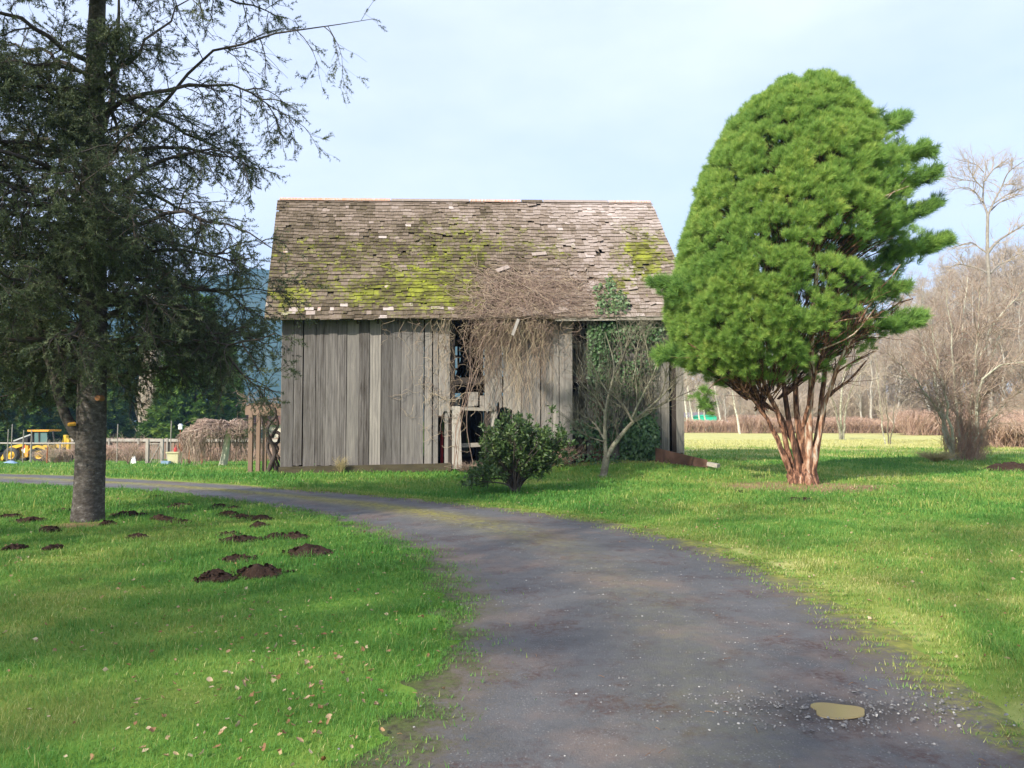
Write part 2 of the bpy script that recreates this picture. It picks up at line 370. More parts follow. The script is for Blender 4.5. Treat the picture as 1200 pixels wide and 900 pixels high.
M['cut_dull'] = make_mat('old_cut_wood', [(0.0, (0.16, 0.07, 0.03)), (1.0, (0.36, 0.18, 0.08))], (20, 20, 20), 0.3, rough=0.8)
M['mud'] = make_mat('muddy_water', [(0.0, (0.30, 0.23, 0.11)), (1.0, (0.42, 0.33, 0.17))], (5, 5, 5), 0.2, rough=0.06, spec=0.5)

# ------------------------------------------------------------------ road course
def proj(p):
    p = np.asarray(p, float); r = p - A([0, 0, CAM_H])
    f = r[..., 1] * _cp + r[..., 2] * _sp; u = -r[..., 1] * _sp + r[..., 2] * _cp
    f = np.where(np.abs(f) < 1e-6, 1e-6, f)
    return 600 + F_PX * r[..., 0] / f, 450 - F_PX * u / f
def resample(pts, n):
    pts = np.asarray(pts, float)
    s = np.r_[0, np.cumsum(np.linalg.norm(np.diff(pts, axis=0), axis=1))]
    t = np.linspace(0, s[-1], n)
    return np.stack([np.interp(t, s, pts[:, k]) for k in range(pts.shape[1])], 1)
def smooth_line(p, n):
    for _ in range(n):
        q = p.copy(); q[1:-1] = (p[:-2] + 2 * p[1:-1] + p[2:]) / 4; p = q
    return p
def interp_path(pts, K):
    """Smooth path through control points."""
    return smooth_line(resample(pts, K), max(1, K // 8))
eL = [(0.9, -9), (-0.3, -3), (-0.85, 1.5)] + [tuple(G(*q)[:2]) for q in
     [(425, 930), (478, 885), (520, 800), (546, 735), (528, 680), (470, 640), (400, 611), (330, 596), (250, 585), (180, 577), (90, 570), (0, 566), (-200, 563)]] + [(-42, 25.5)]
eR = [(5.0, -9), (3.8, -3), (3.0, 1.5)] + [tuple(G(*q)[:2]) for q in
     [(1330, 930), (1240, 885), (1105, 800), (1020, 735), (930, 680), (830, 640), (715, 611), (610, 597), (480, 583.5), (370, 575.5), (240, 566.5), (100, 558.5), (-200, 553)]] + [(-43, 28.5)]
eL = smooth_line(resample(eL, 500), 30); eR = smooth_line(resample(eR, 500), 30)
RC = smooth_line((eL + eR) / 2, 60)
_d = lambda P_, E: np.sqrt(((P_[:, None] - E[None]) ** 2).sum(2)).min(1)
RH = smooth_line(((_d(RC, eL) + _d(RC, eR)) / 2)[:, None], 40)[:, 0]
RT = unit(np.gradient(RC, axis=0)); RN = np.stack([RT[:, 1], -RT[:, 0]], 1)     # RN points to the right-hand edge
def road_u(x, y):
    """Signed cross position on the road: -1 and 1 at its edges."""
    x = np.asarray(x, float).ravel(); y = np.asarray(y, float).ravel(); res = np.full(len(x), 9.0)
    near = (y < 40) & (y > -12) & (x > -45) & (x < 12)
    idx = np.where(near)[0]
    for c in np.array_split(idx, max(1, len(idx) // 20000)):
        if len(c) == 0: continue
        q = np.stack([x[c], y[c]], 1)
        d2 = ((q[:, None] - RC[None, ::3]) ** 2).sum(2); k = d2.argmin(1) * 3
        res[c] = ((q - RC[k]) * RN[k]).sum(1) / RH[k]
    return res

# ------------------------------------------------------------------ ground sheet
TREE_R = G(942, 567)                                   # foot of the bright conifer
def spaced(lo, hi, fine_lo, fine_hi, step, grow):
    v = list(np.arange(fine_lo, fine_hi + 1e-6, step))
    s = step; q = fine_hi
    while q < hi: s *= grow; q += s; v.append(q)
    s = step; q = fine_lo
    while q > lo: s *= grow; q -= s; v.insert(0, q)
    return A(v)
gx = spaced(-1300, 1300, -17, 15, 0.25, 1.09); gy = spaced(-90, 1500, -3, 33, 0.25, 1.06)
gX, gY = np.meshgrid(gx, gy, indexing='ij')
gU = road_u(gX, gY).reshape(gX.shape)
def needle_litter(x, y):
    return np.exp(-((x - TREE_R[0] + 0.3) / 2.0) ** 2 - ((y - TREE_R[1] + 0.85) / 1.35) ** 2)
def grass_tone(x, y, u):
    t = 0.46 + (fbm(x * 0.45, y * 0.45, 3) - 0.5) * 0.60 + .13 * sstep(fbm(x * .75 + 60, y * .75 + 3, 4), .56, .68) + (fbm(x * 2.2 + 5, y * 2.2, 2) - 0.5) * 0.22
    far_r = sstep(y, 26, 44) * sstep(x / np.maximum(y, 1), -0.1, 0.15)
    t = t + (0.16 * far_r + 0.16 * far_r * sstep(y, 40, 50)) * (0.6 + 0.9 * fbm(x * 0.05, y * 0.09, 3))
    t = t + .14 * far_r + .22 * far_r * sstep(y, 42, 52) + .13 * sstep(x, 2.2, 4.5) * sstep(y, 13, 9)  # last term puts sunlight on the near right lawn into its tone
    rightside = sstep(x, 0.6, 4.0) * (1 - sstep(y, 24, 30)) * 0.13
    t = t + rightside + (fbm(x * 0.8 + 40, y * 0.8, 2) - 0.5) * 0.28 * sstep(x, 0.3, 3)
    edge = np.exp(-((np.abs(u) - 1.14) / np.where(y < 9, 0.36, 0.26)) ** 2) * np.where(y < 9, 1.3, 1.0)
    t = t + edge * np.where(u > 0, 0.13, 0.0) * (0.5 + fbm(x * 1.3, y * 1.3, 2))
    return t
def bare_amount(x, y, u):
    b = 1.5 * needle_litter(x, y)
    brn = np.exp(-((x - X(720, 24)) / 3.0) ** 2 - ((y - 24.2) / 0.55) ** 2) * 0.55
    b = np.maximum(b, brn)
    b = np.maximum(b, .85 * np.exp(-((x + 6.63) / .50) ** 2 - ((y - 11.9) / .55) ** 2))
    fr = sstep(y, 30, 40) * (x > 6) * (fbm(x * 0.10 + 3, y * 0.25, 3) - 0.50) * 1.5
    b = np.maximum(b, fr)
    gl = np.exp(-((y - 31) / 1.6) ** 2) * ((x < -17) & (x > -30)) * 0.62      # dug bed by the fence
    return np.clip(np.maximum(b, gl), 0, 0.8)
g = MB()
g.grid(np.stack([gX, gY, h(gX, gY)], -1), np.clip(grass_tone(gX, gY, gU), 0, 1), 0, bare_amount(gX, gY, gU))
ground_o = tag(g.build('ground', M['ground'], smooth=True), kind='structure')

# ------------------------------------------------------------------ gravel drive
pc_w = G(982, 837)
def road_material():
    m = bpy.data.materials.new('worn_gravel'); m.use_nodes = True
    T = m.node_tree; T.nodes.clear(); L = T.links.new
    o = NN(m, 'ShaderNodeOutputMaterial'); b = NN(m, 'ShaderNodeBsdfPrincipled', Roughness=0.8)
    b.inputs['Specular IOR Level'].default_value = 0.3
    tcn = NN(m, 'ShaderNodeTexCoord'); U = NN(m, 'ShaderNodeAttribute', attribute_name='tint'); E = NN(m, 'ShaderNodeAttribute', attribute_name='extra')
    def noise(sc, det=5, ro=0.6):
        n = NN(m, 'ShaderNodeTexNoise', Scale=sc, Detail=det, Roughness=ro); L(tcn.outputs['Object'], n.inputs['Vector']); return n.outputs['Fac']
    def rng_(v, a, b_, lo=0.0, hi=1.0):
        n = NN(m, 'ShaderNodeMapRange'); n.inputs[1].default_value = a; n.inputs[2].default_value = b_; n.inputs[3].default_value = lo; n.inputs[4].default_value = hi
        L(v, n.inputs[0]); return n.outputs[0]
    def math_(op, a, b_):
        n = NN(m, 'ShaderNodeMath', operation=op)
        for i, v in ((0, a), (1, b_)):
            if isinstance(v, (int, float)): n.inputs[i].default_value = v
            else: L(v, n.inputs[i])
        return n.outputs[0]
    def mix(f, a, c):
        n = NN(m, 'ShaderNodeMixRGB')
        if isinstance(f, float): n.inputs[0].default_value = f
        else: L(f, n.inputs[0])
        for i, v in ((1, a), (2, c)):
            if isinstance(v, tuple): n.inputs[i].default_value = (*v, 1)
            else: L(v, n.inputs[i])
        return n.outputs[0]
    col = mix(rng_(noise(2.2, 8, 0.7), 0.3, 0.7), (0.061, 0.061, 0.062), (0.126, 0.124, 0.125))
    col = mix(rng_(noise(90, 4, 0.8), 0.35, 0.75), col, (0.135, 0.130, 0.127))
    col = mix(math_('MULTIPLY', rng_(noise(0.75, 6, 0.65), 0.50, 0.64), 0.80), col, (0.185, 0.140, 0.115))
    lit = math_('MULTIPLY', rng_(noise(1.3, 7, 0.75), 0.50, 0.62), rng_(noise(28, 3, 0.7), 0.36, 0.58))
    col = mix(math_('MULTIPLY', lit, 0.85), col, (0.075, 0.040, 0.033))
    v = NN(m, 'ShaderNodeTexVoronoi', Scale=46.0); L(tcn.outputs['Object'], v.inputs['Vector'])
    sp = math_('MULTIPLY', rng_(v.outputs['Distance'], 0.16, 0.28, 1, 0), rng_(noise(5, 3), 0.42, 0.62))
    col = mix(math_('MULTIPLY', sp, 0.6), col, (0.29, 0.28, 0.265))
    absu = math_('ABSOLUTE', U.outputs['Fac'], 0.0); side = rng_(U.outputs['Fac'], -0.2, 0.2)
    edge = math_('ADD', absu, math_('ADD', math_('MULTIPLY', math_('SUBTRACT', noise(3.2, 8, 0.7), 0.5), 0.70), math_('MULTIPLY', math_('SUBTRACT', noise(34, 4, 0.8), 0.5), 0.55)))
    col = mix(math_('MULTIPLY', rng_(edge, 0.70, 0.95), 0.65), col, (0.125, 0.095, 0.055))
    col = mix(rng_(edge, 0.86, 1.04), col, mix(side, mix(rng_(noise(14, 5, 0.7), 0.35, 0.65), (0.045, 0.038, 0.02), (0.10, 0.13, 0.03)), mix(rng_(noise(9, 5, 0.7), 0.35, 0.65), (0.12, 0.15, 0.03), (0.29, 0.28, 0.05))))
    med = math_('MULTIPLY', E.outputs['Fac'], rng_(noise(4.5, 8, 0.75), 0.30, 0.52))
    col = mix(med, col, mix(rng_(noise(11, 5, 0.7), 0.4, 0.6), (0.13, 0.105, 0.045), (0.27, 0.25, 0.05)))
    sv = NN(m, 'ShaderNodeVectorMath', operation='SUBTRACT'); L(tcn.outputs['Object'], sv.inputs[0]); sv.inputs[1].default_value = tuple(pc_w)
    sc_ = NN(m, 'ShaderNodeVectorMath', operation='MULTIPLY'); L(sv.outputs[0], sc_.inputs[0]); sc_.inputs[1].default_value = (1 / .62, 1 / .26, 0)
    ln_ = NN(m, 'ShaderNodeVectorMath', operation='LENGTH'); L(sc_.outputs[0], ln_.inputs[0])
    wet = rng_(math_('ADD', ln_.outputs['Value'], math_('MULTIPLY', math_('SUBTRACT', noise(7, 6, .7), .5), 1.1)), .45, 1.0, 1, 0)
    col = mix(math_('MULTIPLY', wet, .62), col, (0.055, 0.050, 0.045))
    L(col, b.inputs['Base Color'])
    L(rng_(noise(1.4, 5), 0.4, 0.65, 0.55, 0.9), b.inputs['Roughness'])
    bu = NN(m, 'ShaderNodeBump', Strength=0.7, Distance=0.012)
    hh = math_('ADD', noise(70, 4, 0.8), math_('MULTIPLY', noise(9, 5, 0.7), 0.8)); L(hh, bu.inputs['Height'])
    L(bu.outputs[0], b.inputs['Normal']); L(b.outputs[0], o.inputs[0])
    return m
M['road'] = road_material()
us = np.linspace(-1.28, 1.28, 46)
rP = RC[:, None] + RN[:, None] * (RH[:, None] * us[None])[:, :, None]
au = np.abs(us)[None] * np.ones((len(RC), 1))
rz = h(rP[..., 0], rP[..., 1]) + 0.016 - 0.035 * sstep(au + 0.30 * (fbm(rP[..., 0] * 3.1, rP[..., 1] * 3.1, 4) - 0.5), 0.98, 1.20) + 0.012 * np.cos(us * 4.5)[None] * (au < 1)
ext = np.exp(-(us[None] / 0.24) ** 2) * (0.15 + 0.95 * sstep(RC[:, 1], 8.5, 14.5))[:, None]
r = MB(); r.grid(np.concatenate([rP, rz[..., None]], -1), us[None] * np.ones((len(RC), 1)), 0, np.maximum(ext, 0.001))
tag(r.build('driveway', M['road'], smooth=True), kind='structure')

def blob(c, rx, ry, n=40, seed=0, z=0.0, rough=0.22):
    q = np.random.default_rng(seed); a = np.linspace(0, 2 * math.pi, n, endpoint=False)
    rr = 1 + rough * sum(q.normal() * np.sin(a * k + q.uniform(0, 6)) / k for k in range(2, 7))
    return np.stack([c[0] + rx * rr * np.cos(a), c[1] + ry * rr * np.sin(a), np.full(n, z)], 1)
pc = G(982, 837)
ring = blob(pc, 0.150, 0.105, 48, 9, pc[2] + 0.021, 0.20)
pd = MB(); pd.add(np.vstack([ring, [[pc[0], pc[1], pc[2] + 0.021]], ring * [1, 1, 0] + [0, 0, pc[2]]]),
                  [[i, (i + 1) % 48, 48] for i in range(48)])
pd.add(np.vstack([ring, (ring - pc) * [1.01, 1.01, 0] + [pc[0], pc[1], pc[2] + 0.015]]), [[i, i + 48, (i + 1) % 48 + 48, (i + 1) % 48] for i in range(48)])
tag(pd.build('puddle', M['mud']), kind='structure')

# ------------------------------------------------------------------ far hill and air
hx = np.linspace(-1150, 500, 150); hd = np.linspace(0, 1, 40)
HX, HD = np.meshgrid(hx, hd, indexing='ij')
crest = 200 - 0.00035 * (HX + 330) ** 2 + 60 * (fbm(HX * 0.004 + 3, HX * 0 + 2, 4) - 0.5)
crest = np.maximum(crest, 20) * (1 - sstep(HX, 60, 420))
HZ = crest * sstep(HD, 0, 1) ** 0.8 - 6 + 34 * (fbm(HX * 0.012, HD * 4, 4) - 0.5) * np.sin(HD * math.pi)
HZ += 9 * (fbm(HX * 0.09, HD * 40, 2) - 0.5)
HB = HZ[:, ::-1]
hm = MB(); hm.grid(np.stack([HX, 700 + 330 * HD, HZ], -1), 0.5); hm.grid(np.stack([HX, 1030 + 280 * HD, HB], -1), 0.5)
tag(hm.build('hill', M['hill'], smooth=True), kind='structure')
hz = MB(); hz.box((0, 650, 134), (2900, 1500, 284)); 
mh = bpy.data.materials.new('haze_air'); mh.use_nodes = True; mh.node_tree.nodes.clear()
ho = NN(mh, 'ShaderNodeOutputMaterial'); pv = NN(mh, 'ShaderNodeVolumePrincipled', Density=0.00036)
pv.inputs['Color'].default_value = (0.33, 0.58, 1.0, 1); mh.node_tree.links.new(pv.outputs[0], ho.inputs['Volume'])
tag(hz.build('haze', mh), kind='stuff')

# ------------------------------------------------------------------ barn
BO = A([X(330, 23.6), 23.6, 0.0]); BO[2] = float(h(BO[0], BO[1]))
BA = math.radians(6.0); be = A([math.cos(BA), math.sin(BA), 0]); bd = A([-math.sin(BA), math.cos(BA), 0]); bz = A([0, 0, 1.0])
def F(u, d, z): return A([BO[0], BO[1], 0]) + be * u + bd * d + bz * z
def upx(px):
    k = (px - 600) / F_PX; return (k * BO[1] - BO[0]) / (be[0] - k * be[1])
def zpx(py, u): return CAM_H + (HORIZON - py) / F_PX * (BO[1] + u * be[1])
BLEN = upx(800.5); BW = 8.7
EL, ER, RL, RR = P(313, 374.5, 23.15), P(818, 371, 24.5), P(328, 234.5, 27.9), P(762, 238, 29.1)
BL_ = RL + (RL - EL) * [1, 1, 0] + [0, 0, EL[2] - RL[2]]; BR_ = RR + (RR - ER) * [1, 1, 0] + [0, 0, ER[2] - RR[2]]
rn = unit(np.cross(ER - EL, RL - EL))
def roofp(u, v, off=0.0):
    u = np.asarray(u, float)[..., None]; v = np.asarray(v, float)[..., None]
    p = (EL * (1 - u) + ER * u) * (1 - v) + (RL * (1 - u) + RR * u) * v
    sag = -0.07 * np.sin(u * math.pi) * np.sin(v * math.pi * 0.9 + 0.2) - 0.05 * np.sin(u * 3 * math.pi) * v * (1 - v) * 2
    return p + rn * (np.asarray(off, float)[..., None] + sag)
def eave_z(u):
    return EL[2] + (ER[2] - EL[2]) * np.clip(u / BLEN, 0, 1)
barn = thing('barn', 'old weathered grey board barn with mossy shingled roof and broken doorway', 'barn', (BO[0], BO[1], BO[2]))
BORG = tuple(BO)
def bpart(mb, name, mat, parent=None, label=None):
    o = mb.build(name, M[mat] if isinstance(mat, str) else [M[k] for k in mat], parent or barn, BORG)
    if label: o['label'] = label
    return o
rb = np.random.default_rng(21)
def board(mb, u0, u1, zb, zt, d=0.0, th=0.026, tint=0.5, slant=0.0, rag=0.0):
    """One upright board with an uneven lower end."""
    n = 4 if rag else 1
    us_ = np.linspace(u0, u1, n + 1); bots = zb + slant * (us_ - (u0 + u1) / 2) / max(u1 - u0, 1e-3) + (rb.normal(size=n + 1) * rag)
    tw = rb.normal() * 0.004
    for i in range(n):
        a, c = us_[i], us_[i + 1]
        mb.hexa([F(a, d - th + tw, bots[i]), F(c, d - th - tw, bots[i + 1]), F(c, d - tw, bots[i + 1]), F(a, d + tw, bots[i]),
                 F(a, d - th + tw, zt), F(c, d - th - tw, zt), F(c, d - tw, zt), F(a, d + tw, zt)], tint)
def wall_top(u): return eave_z(u) + 0.36
def panel(mb, p0, p1, bot, tbase, tvar, wmin=0.25, wmax=0.36, rag=0.03):
    u = upx(p0); ue = upx(p1); k = 0
    while u < ue - 0.08:
        wd = min(rb.uniform(wmin, wmax), ue - u)
        if ue - u - wd < 0.12: wd = ue - u
        gap = rb.choice([0.008, 0.018, 0.038], p=[0.35, 0.4, 0.25])
        zb_ = zpx(bot(600 + (u)) if callable(bot) else bot, u) + rb.normal() * 0.05
        board(mb, u, u + wd - gap, zb_, wall_top(u) + rb.uniform(-0.05, 0.03), d=-0.010 * (k % 2) + rb.normal() * 0.006,
              tint=np.clip(tbase + rb.normal() * tvar, 0.05, 0.95), slant=rb.normal() * 0.03, rag=rag)
        u += wd; k += 1
fw = MB()
panel(fw, 330, 470, 547, 0.33, 0.12, 0.26, 0.40); panel(fw, 470, 514, 547, 0.46, 0.10, 0.26, 0.38)
bpart(fw, 'front_wall', 'wood_v')
fw = MB()
panel(fw, 514, 527.5, 486, 0.60, 0.05, rag=0.10); board(fw, upx(521), upx(525.5), zpx(546, 5), zpx(470, 5), d=0.06, tint=0.62)
bpart(fw, 'wall_board', 'wood_v', label='boards broken off short beside the doorway')
fw = MB()
panel(fw, 568, 600, 478, 0.66, 0.08, rag=0.12); panel(fw, 600, 655, 515, 0.56, 0.10, rag=0.14)
board(fw, upx(655.5), upx(670.5), zpx(517, 8.5), wall_top(8.5), d=-0.03, tint=0.56, rag=0.16)
board(fw, upx(574), upx(583), zpx(532, 6.4), zpx(482, 6.4), d=0.10, tint=0.74)
bpart(fw, 'wall_panel', 'wood_v', label='middle board panel with rotted lower ends')
fw = MB()
panel(fw, 688, 766, 536, 0.30, 0.08, rag=0.1); bpart(fw, 'wall_panel', 'wood_v', label='boards behind the ivy')
fw = MB()
panel(fw, 766, 784.5, 530, 0.55, 0.05, 0.2, 0.26); board(fw, upx(792), upx(801), zpx(532, 12.5), wall_top(12.5), d=-0.02, tint=0.56, rag=0.03)
bpart(fw, 'wall_board', 'wood_v', label='separate boards at the right corner with a dark gap')
fw = MB(); board(fw, upx(694), upx(707), zpx(540, 9.3), zpx(462, 9.3), d=-0.07, th=0.04, tint=0.6, rag=0.12)
bpart(fw, 'rotten_board', 'wood_red')
fw = MB(); fw.hexa([F(upx(530), -0.14, zpx(549, 5.4)), F(upx(541.5), -0.14, zpx(549, 5.4)), F(upx(541.5), -0.09, zpx(549, 5.4)), F(upx(530), -0.09, zpx(549, 5.4)),
                    F(upx(529.5), -0.04, zpx(476, 5.4)), F(upx(539), -0.04, zpx(476, 5.4)), F(upx(539), 0.0, zpx(476, 5.4)), F(upx(529.5), 0.0, zpx(476, 5.4))], 0.80)
bpart(fw, 'door_post', 'wood_v')
fw = MB(); fw.beam(F(upx(527), -0.01, zpx(478.5, 5.4)), F(upx(577), 0.02, zpx(480, 6.5)), 0.06, 0.10, 0.7); bpart(fw, 'door_rail', 'wood_h'); fw = MB()
fw.beam(F(upx(526), 0.25, zpx(523, 5.4)), F(upx(568), 0.25, zpx(521, 6.3)), 0.06, 0.13, 0.72)
bpart(fw, 'door_rail', 'wood_h')
fw = MB()
for p0, p1, t_, b_, lean in ((549, 561, 459, 476, 0.05), (563, 571, 463, 478, -0.04), (531, 537, 465, 477, 0.0)):
    fw = MB(); board(fw, upx(p0), upx(p1), zpx(b_, 6), zpx(t_, 6), d=0.35, tint=0.66, slant=lean); bpart(fw, 'loft_board', 'wood_v')
# timber sill, framing, loft
fr = MB()
fr.beam(F(-0.02, -0.10, 0.10 + BO[2]), F(5.2, -0.08, 0.13), 0.26, 0.24, 0.35); fr.beam(F(5.9, 0.0, 0.16), F(8.5, 0.0, 0.24), 0.2, 0.2, 0.2)
bpart(fr, 'sill_timber', 'sill', label='mossy brown sill timber under the boards')
for u_ in (0.14, 3.0, 5.22, 6.35, 9.0, 12.45):
    for d_ in (0.14, BW / 2, BW - 0.15):
        p = MB(); gz = float(h(*F(u_, d_, 0)[:2]))
        top = wall_top(u_) - 0.1 if d_ != BW / 2 else eave_z(u_) + 3.6
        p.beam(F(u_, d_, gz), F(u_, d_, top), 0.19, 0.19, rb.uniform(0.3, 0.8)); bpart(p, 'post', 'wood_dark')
for d_, z_ in ((0.16, 2.75), (0.16, 4.95), (BW / 2, 2.75), (BW - 0.16, 2.75), (BW - 0.16, 4.95), (BW / 2, 5.0)):
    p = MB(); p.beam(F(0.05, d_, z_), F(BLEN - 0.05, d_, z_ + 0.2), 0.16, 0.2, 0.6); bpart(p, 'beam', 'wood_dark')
for u_ in (3.0, 5.22, 6.35, 9.0):
    p = MB(); p.beam(F(u_, 0.2, 2.95), F(u_, BW - 0.2, 2.95), 0.14, 0.2, 0.5); bpart(p, 'cross_beam', 'wood_dark')
p = MB()
for k in range(34):
    d0 = 3.2 + k * 0.16
    if 5.0 < 9: p.obox(F(2.6, d0, 3.08), be * 2.6, bd * 0.07, bz * 0.015, rb.random()); p.obox(F(9.6, d0, 3.14), be * 2.9, bd * 0.07, bz * 0.015, rb.random())
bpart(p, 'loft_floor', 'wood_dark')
p = MB()
for k in range(9):
    a = F(5.3 + rb.uniform(0, 1.8), BW - rb.uniform(0.3, 2.5), 2.9 + rb.uniform(0, 0.3)); p.beam(a, a + be * rb.normal() * 0.6 + bz * rb.uniform(1.2, 2.4) + bd * rb.normal() * 0.4, 0.09, 0.09, rb.random())
bpart(p, 'brace', 'wood_dark')
# back wall: closed below, slatted and gappy above
p = MB(); u = 0.0
while u < BLEN:
    wd = rb.uniform(0.2, 0.32)
    openz = 5.0 < u < 7.6
    zt = (2.35 + rb.normal() * 0.25) if openz and rb.random() < 0.62 else wall_top(u)
    if True: board(p, u, u + wd - rb.choice([0.004, 0.012]), -0.15, zt, d=BW, tint=rb.uniform(0.2, 0.6))
    u += wd
for z_ in (3.25, 3.75, 4.3): p.beam(F(4.8, BW - 0.05, z_), F(7.8, BW - 0.05, z_ + 0.04), 0.03, 0.10, 0.4)
bpart(p, 'back_wall', 'wood_v')
def roof_h(d): return 0.36 + 1.02 * min(d, BW - d)
for uu in (0.0, BLEN):
    p = MB(); d_ = 0.03
    while d_ < BW - 0.05:
        wd = rb.uniform(0.22, 0.34); dm = d_ + wd / 2
        zt = (EL[2] if uu == 0 else ER[2]) + roof_h(dm) - 0.12; gz = float(h(*F(uu, dm, 0)[:2])) + 0.1
        a = F(uu, d_, 0); b_ = F(uu, d_ + wd - 0.012, 0); o_ = be * 0.026 * (1 if uu else -1)
        p.hexa([a + bz * gz, b_ + bz * gz, b_ + o_ + bz * gz, a + o_ + bz * gz, a + bz * zt, b_ + bz * zt, b_ + o_ + bz * zt, a + o_ + bz * zt], rb.uniform(0.3, 0.65))
        d_ += wd
    bpart(p, 'gable_wall', 'wood_v')
fl = MB()
fl.grid(np.stack([np.stack([F(a, c, float(h(*F(a, c, 0)[:2])) + 0.04) for c in np.linspace(0.05, BW, 14)]) for a in np.linspace(0, BLEN, 20)]), 0.4)
bpart(fl, 'dirt_floor', 'soil')
# rafters
for u_ in np.linspace(0.015, 0.985, 22):
    p = MB(); p.beam(roofp(u_, 0.0, -0.13), roofp(u_, 1.0, -0.13), 0.06, 0.12, 0.5)
    bl = BL_ * (1 - u_) + BR_ * u_; p.beam(bl - [0, 0, 0.14], roofp(u_, 1.0, -0.13), 0.06, 0.12, 0.5); bpart(p, 'rafter', 'wood_dark')
# roof: open boarding under split shingles laid in courses
roof = MB()
for k in range(34):
    v0 = k / 34 + 0.004; v1 = (k + 0.86) / 34
    if rb.random() < 0.04: continue
    for a, c in ((0.0, 0.5), (0.5, 1.0)):
        roof.hexa([roofp(a, v0, -0.065), roofp(c, v0, -0.065), roofp(c, v1, -0.065), roofp(a, v1, -0.065),
                   roofp(a, v0, -0.04), roofp(c, v0, -0.04), roofp(c, v1, -0.04), roofp(a, v1, -0.04)], rb.uniform(0.0, 0.25))
bs = MB()
def backp(u, v): return (BL_ * (1 - u) + BR_ * u) * (1 - v) + (RL * (1 - u) + RR * u) * v
rnb = unit(np.cross(RL - BL_, BR_ - BL_))
bs.hexa([backp(0, 0), backp(1, 0), backp(1, 1), backp(0, 1)] + [backp(a, b_) + rnb * 0.04 for a, b_ in ((0, 0), (1, 0), (1, 1), (0, 1))], 0.4)
MOSS = [(500, 338, 52, 26, .60), (432, 345, 34, 15, .52), (562, 300, 12, 20, .50), (582, 290, 9, 12, .50), (520, 300, 40, 12, .42), (340, 352, 26, 14, .44),
        (752, 304, 24, 30, .72), (726, 328, 14, 30, .50), (640, 300, 16, 8, .42), (610, 345, 26, 15, .38), (385, 335, 40, 22, .22), (545, 345, 20, 24, .42), (735, 270, 14, 8, .35), (400, 305, 80, 30, .20), (540, 275, 60, 18, .33), (625, 288, 45, 16, .34)]
def moss_at(p):
    x, y = proj(p); s_ = 0.0; x = x + 26 * (fbm(x * .06, y * .11, 3) - .5); y = y + 22 * (fbm(x * .07 + 9, y * .1, 3) - .5)
    for a, b_, sx, sy, am in MOSS: sx, sy, am = sx * 1.2, sy * 1.15, am * .92; s_ = np.maximum(s_, am * np.exp(-((x - a) / sx) ** 2 - ((y - b_) / sy) ** 2) + 0.12 * np.exp(-((x - a) / sx / 1.6) ** 2 - ((y - b_) / sy / 1.6) ** 2))
    return s_
NC = 36
shingle_pts = []
for k in range(-1, NC):
    v0 = max(k, 0) / NC - (0.006 if k == -1 else 0); ln = 1.9 / NC
    u = -0.006
    wander = fbm(np.linspace(0, 12, 200) + k * 3.3, np.full(200, k * 1.7), 3)
    while u < 1.0:
        wd = rb.choice([0.12, 0.17, 0.22, 0.30]) * rb.uniform(0.85, 1.15) / 13.4
        u1 = min(u + wd, 1.004); um = (u + u1) / 2
        vv = v0 + (wander[int(np.clip(um, 0, 0.99) * 199)] - 0.5) * 0.014 + rb.normal() * 0.0030
        pm = roofp(um, vv); x, y = proj(pm)
        worn = 0.28 * np.exp(-((x - 690) / 55) ** 2 - ((y - 320) / 28) ** 2) + 0.06 * (x > 440) * np.exp(-((y - 360) / 8) ** 2)
        miss = rb.random() < (0.018 + 0.9 * worn * fbm(um * 30, k * 0.22, 2))
        if not miss:
            off = rb.normal() * 0.004; lift = 0.0; sl = rb.normal() * 0.0010
            if rb.random() < 0.02 + 0.25 * worn: lift = rb.uniform(0.01, 0.05); sl = rb.normal() * 0.007
            v1 = min(vv + ln, 1.0); g_ = 0.0018 / 13.4
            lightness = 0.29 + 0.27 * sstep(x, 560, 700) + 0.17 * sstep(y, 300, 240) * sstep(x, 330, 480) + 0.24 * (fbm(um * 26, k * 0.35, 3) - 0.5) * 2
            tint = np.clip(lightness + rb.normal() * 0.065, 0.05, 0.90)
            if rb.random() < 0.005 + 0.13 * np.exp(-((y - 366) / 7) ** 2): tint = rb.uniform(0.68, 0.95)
            ex = float(moss_at(pm)) + 0.10 * (1 - sstep(x, 500, 640)) * sstep(y, 238, 300) + rb.normal() * 0.07
            t0, t1 = 0.056 + off + lift, 0.004 + lift * 0.3
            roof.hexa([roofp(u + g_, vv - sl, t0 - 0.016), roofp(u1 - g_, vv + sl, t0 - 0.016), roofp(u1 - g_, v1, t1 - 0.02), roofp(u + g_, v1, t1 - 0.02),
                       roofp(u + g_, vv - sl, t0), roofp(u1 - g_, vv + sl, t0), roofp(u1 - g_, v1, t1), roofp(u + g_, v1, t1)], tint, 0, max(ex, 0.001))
            if ex > 0.42 and rb.random() < 0.42: shingle_pts.append((um + rb.uniform(-.5, .5) * wd, vv + rb.uniform(-.1, .5) * ln, ex))
        u = u1
ro = bpart(roof, 'roof', 'shingle'); bpart(bs, 'roof_slope', 'shingle', label='rear roof slope')
